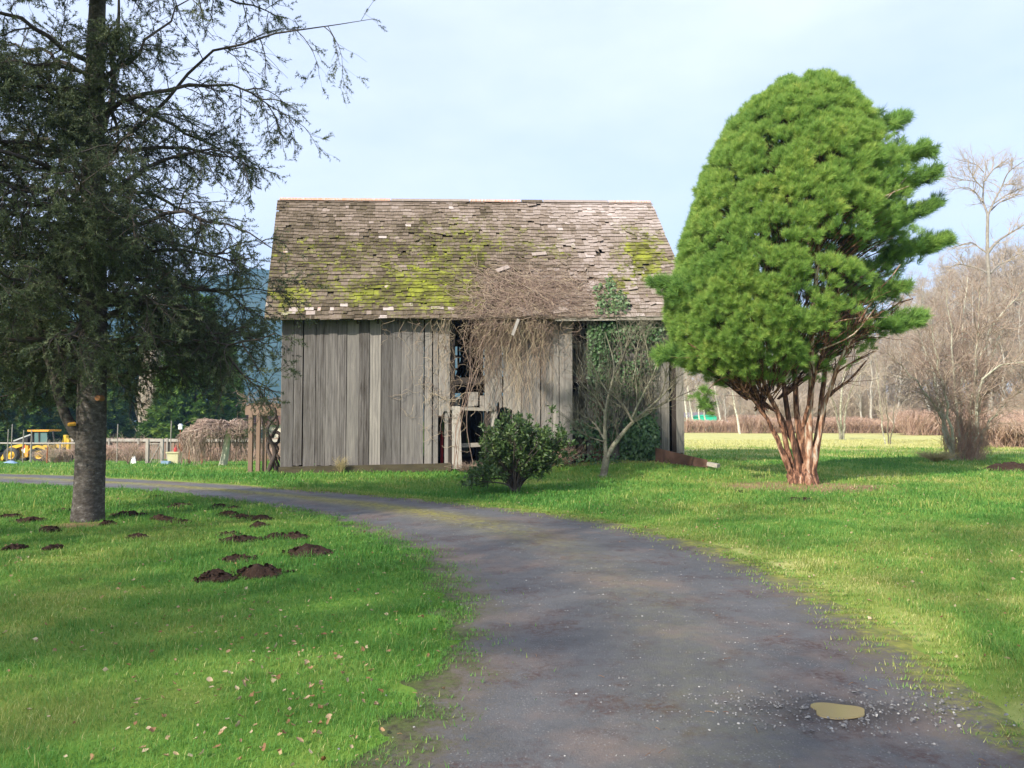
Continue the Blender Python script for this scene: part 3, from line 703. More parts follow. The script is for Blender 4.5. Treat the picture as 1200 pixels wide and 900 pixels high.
for u0, u1, tn in ((0.0, 0.29, 0.98), (0.292, 0.50, 0.62), (0.502, 0.64, 0.96), (0.642, 0.70, 0.3), (0.702, 0.88, 0.66), (0.882, 1.0, 0.95)):
    p = MB(); q0, q1 = roofp(u0, 1.0, 0), roofp(u1, 1.0, 0)
    p.hexa([q0 + rn * 0.055 - (RL - EL) * 0.014, q1 + rn * 0.055 - (RR - ER) * 0.014, q1 + [0, 0, 0.075], q0 + [0, 0, 0.075],
            q0 + rn * 0.08 - (RL - EL) * 0.014, q1 + rn * 0.08 - (RR - ER) * 0.014, q1 + [0, 0, 0.10], q0 + [0, 0, 0.10]], tn)
    bpart(p, 'ridge_board', 'shingle', ro)
# moss cushions on the shingle edges
ic = rdir(1, rb)
_a = np.linspace(0, 2 * math.pi, 7)[:-1]
MV = np.vstack([[[0, 0, 1]], np.stack([np.cos(_a) * .8, np.sin(_a) * .8, np.full(6, .6)], 1), np.stack([np.cos(_a + .5) * 1.1, np.sin(_a + .5) * 1.1, np.full(6, -.1)], 1)])
MF = [[0, 1 + i, 1 + (i + 1) % 6] for i in range(6)] + [[1 + i, 7 + i, 1 + (i + 1) % 6] for i in range(6)] + [[7 + i, 7 + (i + 1) % 6, 1 + (i + 1) % 6] for i in range(6)]
sp_ = A(shingle_pts); ms = MB()
Pm = roofp(sp_[:, 0], sp_[:, 1], np.full(len(sp_), 0.03))
ms.stamp(MV, MF, frames(np.repeat(rn[None], len(Pm), 0) + rb.normal(size=(len(Pm), 3)) * 0.2, rb.uniform(0, 6, len(Pm))) * rb.uniform(0.5, 1.4, (len(Pm), 1, 3)), Pm,
         np.clip((sp_[:, 2] - 0.35) * 2.2 + rb.normal(size=len(Pm)) * 0.15, 0, 1), 0, rb.uniform(0.015, 0.045, len(Pm)))
tag(bpart(ms, 'moss', 'moss', ro), kind='stuff')
p = MB(); p.beam(roofp(0.655, -0.004, -0.03), roofp(0.80, -0.004, -0.02), 0.04, 0.13, 0.92); bpart(p, 'eave_board', 'wood_h'); p = MB(); p.beam(roofp(0.802, -0.004, -0.02), roofp(0.995, -0.006, -0.03), 0.04, 0.12, 0.80)
bpart(p, 'eave_board', 'wood_h')
p = MB(); q0 = P(607.5, 374, 23.75); q1 = P(600.5, 393, 23.6); p.beam(q0, q1, 0.09, 0.025, 0.62, up=(0, -1, 0)); bpart(p, 'hanging_board', 'wood_v')
p = MB()
for a, b_, rot_ in ((0.60, 0.02, 0.3), (0.585, 0.04, -0.5), (0.67, 0.035, 0.2), (0.555, 0.37, 0.5), (0.655, 0.50, 0.15)):
    q = roofp(a, b_, 0.09); tv = unit(ER - EL) * math.cos(rot_) + unit(RL - EL) * math.sin(rot_); p = MB(); p.obox(q, tv * 0.26, np.cross(rn, tv) * 0.09, rn * 0.012, 0.70); bpart(p, 'loose_shingle', 'shingle', ro)

# ------------------------------------------------------------------ growing branches
def along(PP, t):
    """Points and tangents at fraction t (B,n) of paths PP (B,K,3)."""
    B, K, _ = PP.shape
    q = np.clip(t, 0, 0.999) * (K - 1); i = q.astype(int); f = (q - i)[..., None]
    b = np.arange(B)[:, None]
    return PP[b, i] * (1 - f) + PP[b, i + 1] * f, unit(PP[b, i + 1] - PP[b, i])
def spawn(PP, RR, n, length, r, t0=0.25, t1=0.98, ang=(35, 65), up=0.0, K=5, wig=0.22, grav=0.0, rmax=0.02, rend=0.3, taper=0.55, out_from=None):
    """n side branches on each path; up pulls the start direction, grav bends the branch as it grows."""
    B = len(PP)
    t = r.uniform(t0, t1, (B, n)); p, tg = along(PP, t)
    p = p.reshape(-1, 3); tg = tg.reshape(-1, 3); t = t.ravel()
    L0 = np.linalg.norm(PP[:, -1] - PP[:, 0], axis=1)
    perp = unit(np.cross(tg, r.normal(size=tg.shape)))
    if out_from is not None:
        o = p - out_from; o[:, 2] = 0; perp = unit(perp + unit(o) * 1.2)
    a = np.radians(r.uniform(ang[0], ang[1], len(p)))[:, None]
    d = unit(tg * np.cos(a) + perp * np.sin(a) + A([0, 0, up]))
    ln = length(L0.repeat(n)) if callable(length) else np.full(len(p), length)
    ln = ln * (1 - taper * t) * r.uniform(0.6, 1.25, len(p))
    pts = [p]
    for k in range(K - 1):
        d = unit(d + r.normal(size=d.shape) * wig + A([0, 0, grav]))
        pts.append(pts[-1] + d * (ln / (K - 1))[:, None])
    Q = np.stack(pts, 1)
    K0 = RR.shape[1]; ti = np.clip((t * (K0 - 1)).astype(int), 0, K0 - 1)
    rp = RR[np.arange(B).repeat(n), ti] * 0.75
    r0 = np.minimum(rp, rmax) * r.uniform(0.7, 1.1, len(p))
    return Q, r0[:, None] * np.linspace(1, rend, K)[None]
def path_r(path, r0, r1, K):
    q = interp_path(A(path), K)
    return q[None], np.linspace(r0, r1, K)[None]
def ptpath(pix, depth, r, jit=0.0, K=10):
    """3D limb through photo pixels, wandering in depth."""
    dd = depth + np.cumsum(r.normal(size=len(pix)) * jit); dd[0] = depth
    return interp_path(A([P(a, b, q) for (a, b), q in zip(pix, dd)]), K)
def roughen(PP, RR, r, amt):
    return RR * (1 + r.normal(size=RR.shape) * amt)
def trunk_mesh(mb, path, radii, sides=18, lump=0.05, r=None, tint=0.5):
    """A trunk with an uneven round, ends closed."""
    K = len(path); t = unit(np.gradient(path, axis=0))
    ref = A([1.0, 0, 0.01]); a = unit(np.cross(np.broadcast_to(ref, t.shape), t)); b = np.cross(t, a)
    an = np.arange(sides) * 2 * math.pi / sides
    lum = 1 + lump * (fbm(an[None] * 1.3 + 3 + r.uniform(0, 9), np.arange(K)[:, None] * 0.35, 3) - 0.5) * 2
    lum[:, -1] = (lum[:, 0] + lum[:, -2]) / 2
    V = path[:, None] + (radii[:, None] * lum)[:, :, None] * (a[:, None] * np.cos(an)[None, :, None] + b[:, None] * np.sin(an)[None, :, None])
    i = np.arange(sides); j = (i + 1) % sides; base = np.arange(K - 1)[:, None] * sides
    mb.add(V.reshape(-1, 3), np.stack([base + i, base + j, base + sides + j, base + sides + i], -1).reshape(-1, 4), tint)

# needle and leaf shapes (pointing along +Z)
def needle_brush(n, L, wd, r, cone=60, stem=0.5, base_spread=0.0):
    """Narrow triangular needles spread along a short twig."""
    V, Fc, tt = [], [], []
    for k in range(n):
        s_ = r.uniform(0, stem); th = r.uniform(0, 2 * math.pi); c = math.radians(r.uniform(cone * 0.35, cone))
        d = A([math.sin(c) * math.cos(th), math.sin(c) * math.sin(th), math.cos(c)])
        o = A([math.cos(th) * base_spread, math.sin(th) * base_spread, s_])
        sd_ = unit(np.cross(d, r.normal(size=3))) * wd / 2; ll = L * r.uniform(0.7, 1.2)
        V += [o - sd_, o + sd_, o + d * ll]; Fc.append([3 * k, 3 * k + 1, 3 * k + 2]); q = r.normal() * 0.08; tt += [q - 0.06, q - 0.06, q + 0.08]
    return A(V), A(Fc), A(tt)
LEAF_V = A([[0, 0, 0], [-0.40, 0.05, 0.42], [0, -0.05, 1.0], [0.40, 0.05, 0.42], [0, -0.04, 0.45]]); LEAF_F = A([[0, 4, 1], [4, 2, 1], [0, 3, 4], [4, 3, 2]])
LANCE_V = LEAF_V * [0.42, 0.8, 1.0]

# ------------------------------------------------------------------ dark conifer at the left edge
def big_spruce():
    r = np.random.default_rng(3)
    b = G(103, 610); x0, y0 = b[0], b[1]
    root = thing('spruce_tree', 'tall dark spruce with lichen-spotted grey trunk standing on the left lawn', 'tree', tuple(b))
    T = MB()
    zs = np.linspace(-0.1, 14.5, 60)
    tr = np.interp(zs, [-0.1, 0.0, 0.35, 1.4, 3.0, 6.0, 8.5, 14.5], [0.262, 0.245, 0.234, 0.226, 0.205, 0.168, 0.125, 0.03])
    tp = np.stack([x0 + 0.03 * np.sin(zs * 0.7) - 0.02 * zs * 0.3, np.full(60, y0), b[2] + zs], 1)
    trunk_mesh(T, tp, tr, 20, 0.07, r)
    trunk = T.build('trunk', M['bark_spruce'], root, b)
    # knots: two sawn ends and a dark branch scar
    for (px, py, rad, nm, mt, off) in ((114.5, 466.5, 0.042, 'cut_stub', 'cut_dull', 0.215), (99, 545.5, 0.05, 'knot', 'black', 0.255)):
        q = P(px, py, y0 - off + 0.04); k_ = MB()
        pa = A([q + A([0, 0.12, 0]), q + A([0, 0.0, 0]), q + A([0.0, -0.008, 0])])
        k_.tubes(pa[None], A([[rad * 1.25, rad * 1.15, rad]]), 10, 0.5, 0, cap=True); k_.build(nm, M[mt], trunk, b)
    # the low side limb, sawn off with a bright yellow end beside it
    LP = ptpath([(100, 522), (86, 508), (78, 492), (70, 470), (62, 440), (50, 395), (30, 350), (0, 320)], y0 - 0.02, r, 0.06, 12)
    lm = MB(); lm.tubes(LP[None], np.linspace(0.095, 0.012, 12)[None], 9, 0.45); lo = lm.build('limb', M['bark_spruce'], root, b)
    q = P(80.5, 497.5, y0 - 0.30); k_ = MB(); dd = unit(A([-0.5, -0.85, -0.1]))
    k_.tubes(A([q - dd * 0.10, q, q + dd * 0.012])[None], A([[0.034, 0.030, 0.018]]), 7, 0.7, 0, cap=True); k_.build('cut_stub', M['cut'], lo, b)
    # limbs: named ones seen in the photo, then whorls
    paths = []
    L_ = [([(112, 190), (135, 175), (170, 145), (205, 95), (250, 55), (300, 37), (330, 36), (365, 29), (400, 31), (438, 22)], 0.042),
          ([(106, 172), (118, 152), (131, 118), (137, 60), (140, 0), (150, -60)], 0.085),
          ([(112, 445), (150, 436), (190, 430), (240, 408), (285, 400)], 0.05),
          ([(112, 380), (160, 350), (215, 355), (255, 400), (285, 445), (330, 462)], 0.05),
          ([(112, 300), (160, 262), (225, 245), (290, 275), (338, 300)], 0.05),
          ([(108, 330), (150, 325), (200, 330), (270, 345), (322, 385)], 0.045),
          ([(110, 250), (140, 215), (190, 190), (250, 170), (310, 205)], 0.05),
          ([(98, 230), (60, 170), (20, 150), (-40, 165)], 0.05), ([(98, 320), (55, 275), (0, 265), (-50, 290)], 0.05),
          ([(95, 420), (50, 395), (0, 400), (-60, 430)], 0.045), ([(95, 85), (60, 60), (10, 55), (-40, 70)], 0.04),
          ([(112, 110), (160, 60), (200, 20), (240, -20)], 0.045), ([(110, 140), (150, 120), (230, 95), (300, 110), (350, 150)], 0.045),
          ([(95, 360), (40, 340), (-10, 350), (-60, 370)], 0.045), ([(96, 450), (60, 440), (15, 455), (-30, 480)], 0.04)]
    for px_, r0 in L_:
        q = ptpath(px_, y0, r, 0.28, 12); q[2:-1] += r.normal(size=(9, 3)) * .035; paths.append((q, np.linspace(r0, 0.004, 12)))
    for k in range(78):
        z = r.uniform(2.5, 12.5) if k < 60 else r.uniform(2.6, 6.0); az = r.uniform(0, 2 * math.pi); ln = np.interp(z, [2.6, 5, 8, 12.5], [3.6, 4.0, 3.7, 1.9]) * r.uniform(0.65, 1.05)
        if -0.9 < az < 0.75: ln *= 0.80
        d = A([math.cos(az), math.sin(az), 0]); tt = np.linspace(0, 1, 12)
        q = A([x0, y0, b[2] + z])[None] + d[None] * (tt * ln)[:, None] + A([0, 0, 1])[None] * (ln * (0.10 * tt - 0.36 * tt ** 2 + 0.20 * tt ** 3))[:, None]
        q[1:] += np.cumsum(r.normal(size=(11, 3)) * 0.05, axis=0)
        paths.append((q, np.linspace(0.045, 0.008, 12)))
    for k in range(16):
        z = r.uniform(3.6, 9.5); az = -math.pi / 2 + r.normal() * .45; ln = r.uniform(1.2, 2.6); d = A([math.cos(az), math.sin(az), 0]); tt = np.linspace(0, 1, 12)
        q = A([x0, y0, b[2] + z])[None] + d[None] * (tt * ln)[:, None] + A([0, 0, 1])[None] * (ln * (0.10 * tt - 0.50 * tt ** 2 + 0.15 * tt ** 3))[:, None]; q[1:] += np.cumsum(r.normal(size=(11, 3)) * 0.05, axis=0)
        paths.append((q, np.linspace(0.035, 0.008, 12)))
    P1 = np.stack([p[0] for p in paths]); R1 = np.stack([p[1] for p in paths])
    P2, R2 = spawn(P1, R1, 17, lambda L: 0.35 * L, r, 0.10, 0.99, (40, 75), 0.0, 7, 0.16, -0.14, 0.013, 0.35, 0.45)
    P3, R3 = spawn(P2, R2, 7, lambda L: 0.42 * L + 0.12, r, 0.12, 1.0, (35, 70), -0.1, 4, 0.16, -0.10, 0.005, 0.5, 0.3)
    tw = MB(); tw.tubes(P1, R1, 6, 0.5); tw.tubes(P2, R2, 4, 0.45); tw.tubes(P3, R3, 3, 0.4)
    tw.build('branch', M['bark_twig'], root, b)
    nd = MB(); br = [needle_brush(30, 0.040, 0.0095, r, 75, 0.14) for _ in range(4)]
    for Q, n_, in ((P2, 9), (P3, 3)):
        t = r.uniform(0.12, 1.0, (len(Q), n_)); pts, tg = along(Q, t); pts = pts.reshape(-1, 3); tg = tg.reshape(-1, 3)
        tg = unit(tg + r.normal(size=tg.shape) * 0.45)
        keep = r.random(len(pts)) < np.interp(pts[:, 0] - x0, [-2, 0.5, 2.2], [0.72, 0.68, 0.50])
        pts, tg = pts[keep], tg[keep]
        tn = 0.42 + 0.5 * (fbm(pts[:, 0] * 0.8, pts[:, 2] * 0.8 + pts[:, 1], 3) - 0.5) * 2 + r.normal(size=len(pts)) * 0.12
        w_ = r.integers(0, 4, len(pts))
        for i in range(4):
            s_ = w_ == i; nd.stamp(br[i][0], br[i][1], frames(tg[s_], r.uniform(0, 6, s_.sum())), pts[s_], tn[s_], 0, r.uniform(0.8, 1.5, s_.sum()), br[i][2])
    nd.build('foliage', M['needle_spruce'], root, b)
big_spruce()

# ------------------------------------------------------------------ bright rounded conifer on the right lawn
def bright_conifer():
    r = np.random.default_rng(8)
    b = TREE_R; D = b[1]
    root = thing('rounded_conifer', 'large bright green egg-shaped conifer with several peeling reddish trunks', 'tree', tuple(b))
    T = MB()
    st = [[(930, 558), (905, 500), (870, 452), (845, 428), (806, 402)], [(932, 556), (914, 490), (890, 440), (868, 380), (845, 300)],
          [(936, 556), (924, 480), (911, 420), (900, 330), (885, 220)], [(941, 558), (934, 480), (930, 400), (925, 250), (920, 130)],
          [(946, 556), (948, 480), (951, 400), (962, 220), (960, 120)], [(951, 556), (962, 480), (968, 420), (990, 300), (1000, 200)],
          [(952, 556), (960, 500), (980, 430), (1015, 360), (1055, 310)], [(942, 556), (925, 505), (902, 462), (880, 425), (850, 380)],
          [(953, 556), (967, 470), (992, 405), (1032, 365), (1070, 350)], [(944, 556), (940, 500), (955, 440), (975, 380), (985, 330)],
          [(928, 560), (912, 520), (890, 470), (878, 430), (860, 400)]]
    dj = [-.4, -.9, .5, .2, -.5, .7, -.5, 1.2, -.2, -1.3, 1.0]; rad = [.058, .066, .074, .078, .088, .078, .056, .05, .062, .055, .042]
    PP, RR = [], []
    for i, q in enumerate(st):
        dep = D + np.linspace(0.0, 1, len(q)) ** 1.4 * dj[i] * 1.7 + (0.10 if i % 2 else -0.10)
        path = interp_path(A([P(a, c, d_) for (a, c), d_ in zip(q, dep)]), 18); path[1:-1] += r.normal(size=(16, 3)) * 0.018
        rr = np.interp(np.linspace(0, 1, 18), [0, 0.25, 1], [rad[i] * 1.25, rad[i] * 0.85, rad[i] * 0.22])
        trunk_mesh(T, path, rr, 12, 0.22, r, 0.5 + r.normal() * 0.10); PP.append(path); RR.append(rr)
    kz = np.linspace(-0.1, 0.52, 12)
    for sx, ph in ((-0.16, 0.0), (0.17, 2.0), (0.0, 4.0)):
        trunk_mesh(T, np.stack([b[0] + sx * (1 + kz * 0.5), np.full(12, D) + 0.06 * math.sin(ph), b[2] + kz], 1), np.interp(kz, [-0.1, 0.05, 0.28, 0.52], [0.31, 0.26, 0.19, 0.07]), 16, 0.28, r, 0.48)
    T.build('trunk', M['bark_red'], root, b)
    PP = np.stack(PP); RR = np.stack(RR)
    P2, R2 = spawn(PP, RR, 9, 1.5, r, 0.35, 0.80, (25, 60), 0.30, 7, 0.14, 0.05, 0.035, 0.3, 0.3, out_from=A([b[0], D, 0]))
    P3, R3 = spawn(P2, R2, 6, 0.9, r, 0.2, 1.0, (25, 60), 0.3, 5, 0.16, 0.03, 0.012, 0.4, 0.3)
    B_ = MB(); B_.tubes(P2, R2, 5, 0.42); B_.tubes(P3, R3, 3, 0.40)
    # crown outline from the photograph's proportions, as a body of revolution with its own lumps
    yy = A([96, 104, 120, 150, 200, 250, 300, 350, 400, 432, 448]); lf = A([942, 921, 897, 868, 841, 822, 806, 797, 799, 820, 858]); rt = A([958, 977, 996, 1015, 1034, 1042, 1042, 1032, 1012, 970, 925])
    zz = CAM_H + (HORIZON - yy) / F_PX * D; cx = ((lf + rt) / 2 - 600) / F_PX * D; rr = (rt - lf) / 2 / F_PX * D
    o_ = np.argsort(zz); zz, cx, rr = zz[o_], cx[o_], rr[o_]
    def surf(z, az, k=1.0):
        R_ = np.interp(z, zz, rr) * k; c_ = np.interp(z, zz, cx)
        return np.stack([c_ + R_ * np.cos(az), D + R_ * np.sin(az) * 0.95, z], -1)
    tuft = [needle_brush(86, 0.150, 0.0095, r, 62, 0.20, 0.014) for _ in range(5)]
    nd = MB()
    def put(pts, dirs, tn, sc):
        w_ = r.integers(0, 5, len(pts))
        for i in range(5):
            s_ = w_ == i; nd.stamp(tuft[i][0], tuft[i][1], frames(dirs[s_], r.uniform(0, 6, s_.sum())), pts[s_], tn[s_], 0, sc[s_], tuft[i][2])
    NL = 1750
    cdf = np.cumsum(np.interp(np.linspace(zz[0], zz[-1], 400), zz, rr) + 0.9); zl = np.interp(r.random(NL) * cdf[-1], cdf, np.linspace(zz[0], zz[-1], 400))
    az = r.uniform(0, 2 * math.pi, NL)
    rightness = np.clip(np.cos(az - 0.12), 0, 1) * sstep(zl, zz[-1] - 0.8, zz[-1] - 2.6)      # the open right side
    opened = np.clip(np.cos(az + 0.80), 0, 1) ** 3 * sstep(zl, 6.9, 5.6) * sstep(zl, 2.0, 3.0)
    lump = 0.91 + 0.11 * fbm(az * 2.6 + 9, zl * 0.9, 3)
    keep = r.random(NL) > 0.88 * opened + 0.22 * rightness
    zl, az, rightness, opened, lump = zl[keep], az[keep], rightness[keep], opened[keep], lump[keep]
    ctr = surf(zl, az, lump); outw = np.stack([np.cos(az), np.sin(az), np.full(len(az), 0.0)], -1)
    mid = (zl - zz[0]) / (zz[-1] - zz[0])
    upk = 0.35 + 1.1 * mid ** 2
    for c, o, rn_, op, uk, m_ in zip(ctr, outw, rightness, opened, upk, mid):
        lr = r.uniform(0.15, 0.29) * (1 - 0.2 * rn_); n = int(15 * lr / 0.22)
        d = unit(rdir(n, r) + o * 0.9 + A([0, 0, 0.45 + uk * 0.4])); p = c + d * lr * r.uniform(0.55, 1.0, (n, 1)) * [1, 1, 0.95]
        if rn_ > 0.45:                                                                # sweeping flat sprays
            p = c + o * r.uniform(-0.8, 0.38, (n, 1)) + rdir(n, r) * [0.28, 0.28, 0.13]; d = unit(o * 1.2 + A([0, 0, 0.45]) + r.normal(size=(n, 3)) * 0.4)
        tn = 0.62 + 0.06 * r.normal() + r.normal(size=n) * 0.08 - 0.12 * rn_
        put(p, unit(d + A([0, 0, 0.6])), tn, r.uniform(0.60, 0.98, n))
        B_.tubes(interp_path(A([c - o * 1.1 - [0, 0, 0.75], c - o * 0.45 - [0, 0, 0.2], c + o * 0.1]), 6)[None], np.linspace(0.022, 0.006, 6)[None], 4, 0.36)
    # inner, sparser foliage so the crown is deep
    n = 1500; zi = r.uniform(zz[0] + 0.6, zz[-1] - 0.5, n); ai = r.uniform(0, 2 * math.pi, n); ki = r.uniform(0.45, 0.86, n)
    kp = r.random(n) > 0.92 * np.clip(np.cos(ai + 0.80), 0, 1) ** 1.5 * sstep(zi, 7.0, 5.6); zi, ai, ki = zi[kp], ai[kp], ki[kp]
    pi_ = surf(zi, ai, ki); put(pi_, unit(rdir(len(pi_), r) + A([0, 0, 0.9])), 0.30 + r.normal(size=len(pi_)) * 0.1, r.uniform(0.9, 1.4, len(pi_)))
    # reaching boughs on the right and lower left, as in the photo
    for px_, n in (([(985, 250), (1040, 225), (1090, 205)], 150), ([(1000, 330), (1050, 300), (1106, 283)], 210), ([(990, 400), (1030, 385), (1074, 374)], 120),
                   ([(1000, 290), (1050, 262), (1094, 242)], 120), ([(1010, 200), (1045, 185), (1085, 178)], 120), ([(1000, 165), (1030, 150), (1058, 140)], 90), ([(860, 405), (815, 415), (776, 418)], 150), ([(845, 350), (805, 345), (772, 333)], 120), ([(960, 365), (1010, 352), (1060, 338)], 90)):
        q = ptpath(px_, D - r.uniform(-0.2, 0.8), r, 0.25, 10); B_.tubes(q[None], np.linspace(0.03, 0.006, 10)[None], 5, 0.5)
        t = r.uniform(0.30, 1.0, n) ** 0.8; p, tg = along(q[None], t[None]); p, tg = p[0], tg[0]
        p = p + r.normal(size=p.shape) * [0.17, 0.26, 0.13] * (1.25 - 0.8 * t)[:, None]
        put(p, unit(tg + A([0, 0, 0.35]) + r.normal(size=p.shape) * 0.35), 0.42 + r.normal(size=n) * 0.12, r.uniform(0.9, 1.4, n))
    for px_, py_ in ((826, 462), (829, 476)):
        q = P(px_, py_, D - 0.6); n = 16; put(q + r.normal(size=(n, 3)) * 0.10, unit(rdir(n, r) + A([0, 0, -.4])), 0.4 + r.normal(size=n) * .1, r.uniform(0.7, 1.1, n))
    q = ptpath([(868, 440), (845, 442), (829, 456), (826, 470)], D - 0.6, r, 0.0, 8); B_.tubes(q[None], np.linspace(0.012, 0.005, 8)[None], 4, 0.4)
    # a few bare snags showing on the right
    for px_ in ([(1000, 262), (1035, 238), (1062, 208)], [(1005, 250), (1040, 228), (1065, 218)], [(960, 410), (1000, 395), (1032, 352)], [(965, 380), (1005, 372), (1040, 372)]):
        q = ptpath(px_, D - 1.6, r, 0.2, 8); B_.tubes(q[None], np.linspace(0.022, 0.006, 8)[None], 4, 0.72)
    B_.build('branch', M['bark_red'], root, b)
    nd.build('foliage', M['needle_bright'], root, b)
bright_conifer()

# ------------------------------------------------------------------ small bare tree by the barn door
def bare_by_barn():
    r = np.random.default_rng(14); b = G(705, 559); D = b[1]; z = lambda a, c: (640 + a / 4.5, 360 + c / 4.5)
    root = thing('bare_tree', 'small leafless forked tree with lichen bark against the ivy-covered barn wall', 'tree', tuple(b))
    L_ = [([(300, 905), (310, 850), (318, 790)], .105, .08), ([(315, 800), (308, 660), (310, 560), (330, 450), (350, 390), (365, 340), (350, 250), (310, 130)], .06, .012),
          ([(365, 345), (400, 280), (430, 190), (450, 90)], .028, .008), ([(318, 795), (345, 740), (390, 680), (450, 610), (520, 550), (600, 480), (680, 400)], .075, .014),
          ([(455, 605), (420, 530), (370, 480), (335, 455)], .035, .010), ([(450, 590), (500, 480), (560, 370), (610, 230), (640, 150)], .034, .008),
          ([(520, 550), (600, 520), (700, 470), (790, 430)], .024, .006), ([(310, 700), (265, 625), (230, 590), (190, 575)], .034, .010),
          ([(308, 710), (240, 690), (180, 660), (110, 600)], .022, .006), ([(312, 560), (260, 470), (200, 420), (140, 330)], .022, .006),
          ([(330, 455), (280, 380), (240, 290), (200, 200)], .020, .005), ([(560, 370), (540, 270), (520, 150), (500, 60)], .020, .005),
          ([(470, 600), (480, 470), (470, 330), (480, 200), (520, 90)], .026, .006), ([(600, 480), (640, 350), (690, 250)], .018, .005)]
    T = MB(); PP, RR = [], []
    for i, (q, r0, r1) in enumerate(L_):
        path = ptpath([z(*k) for k in q], D + (0 if i in (0, 1, 3) else r.normal() * 0.1), r, 0.0 if i == 0 else 0.16, 14); rr = np.linspace(r0, r1, 14); PP.append(path); RR.append(rr)
        if i == 0: path[0] = b - A([0, 0, 0.05]); trunk_mesh(T, path, np.interp(np.linspace(0, 1, 14), [0, .15, 1], [.15, .105, .085]), 12, .2, r, .5)
        else: T.tubes(path[None], rr[None], 7, 0.55 + r.normal() * .08)
    T.build('trunk', M['bark_lichen'], root, b)
    PP = np.stack(PP[1:]); RR = np.stack(RR[1:])
    P2, R2 = spawn(PP, RR, 13, 1.25, r, 0.15, 1.0, (25, 60), 0.25, 7, 0.14, 0.03, 0.010, 0.35, 0.4)
    P3, R3 = spawn(P2, R2, 6, 0.55, r, 0.15, 1.0, (25, 60), 0.1, 5, 0.2, 0.0, 0.005, 0.6, 0.3)
    t = MB(); t.tubes(P2, R2, 4, 0.5); t.tubes(P3, R3, 3, 0.55); t.build('twig', M['bark_lichen'], root, b)
bare_by_barn()

# ------------------------------------------------------------------ evergreen shrub beside the drive
def shrub():
    r = np.random.default_rng(31); b = G(603, 577); D = b[1]
    root = thing('evergreen_shrub', 'low dark evergreen shrub beside the drive below the barn doorway', 'shrub', tuple(b))
    T = MB(); ends = []
    targ = [(600, 495), (585, 505), (620, 502), (572, 525), (640, 512), (655, 520), (562, 548), (590, 520), (612, 530), (632, 535), (650, 537), (575, 556), (628, 552), (604, 510), (560, 563), (645, 525), (598, 540), (662, 514), (580, 540), (615, 515)]
    PP = []
    for px_, py_ in targ:
        for k in range(3):
            e = P(px_ + r.normal() * 7, py_ + r.normal() * 6, D + r.uniform(-0.75, 0.75)); m_ = (b * 0.78 + e * 0.22) + A([0, 0, 0.22]) + r.normal(size=3) * 0.05
            q = interp_path(A([b + A([r.normal() * .05, r.normal() * .05, -0.03]), m_, e]), 9); PP.append(q)
    PP = np.stack(PP); RR = np.repeat(np.linspace(0.024, 0.006, 9)[None], len(PP), 0); T.tubes(PP, RR, 5, .4)
    P2, R2 = spawn(PP, RR, 5, 0.34, r, 0.45, 1.0, (25, 65), 0.3, 5, .15, .04, .007, .5, .2); T.tubes(P2, R2, 3, .4)
    T.build('stem', M['bark_twig'], root, b)
    lv = MB(); tips = np.concatenate([P2[:, -1], P2[:, 3], PP[:, -1]]); td = np.concatenate([unit(P2[:, -1] - P2[:, -2])] * 2 + [unit(PP[:, -1] - PP[:, -2])])
    n = 13; pos = np.repeat(tips, n, 0) + r.normal(size=(len(tips) * n, 3)) * 0.035; dd = unit(np.repeat(td, n, 0) * 0.5 + rdir(len(pos), r) + A([0, 0, -0.05]))
    lv.stamp(LANCE_V * [1.35, 1.2, 1], LEAF_F, frames(dd, r.uniform(0, 6.28, len(pos))), pos, np.clip(0.45 + r.normal(size=len(pos)) * 0.2, 0, 1), 0, r.uniform(0.07, 0.125, len(pos)))
    lv.build('foliage', M['shrub'], root, b)
shrub()

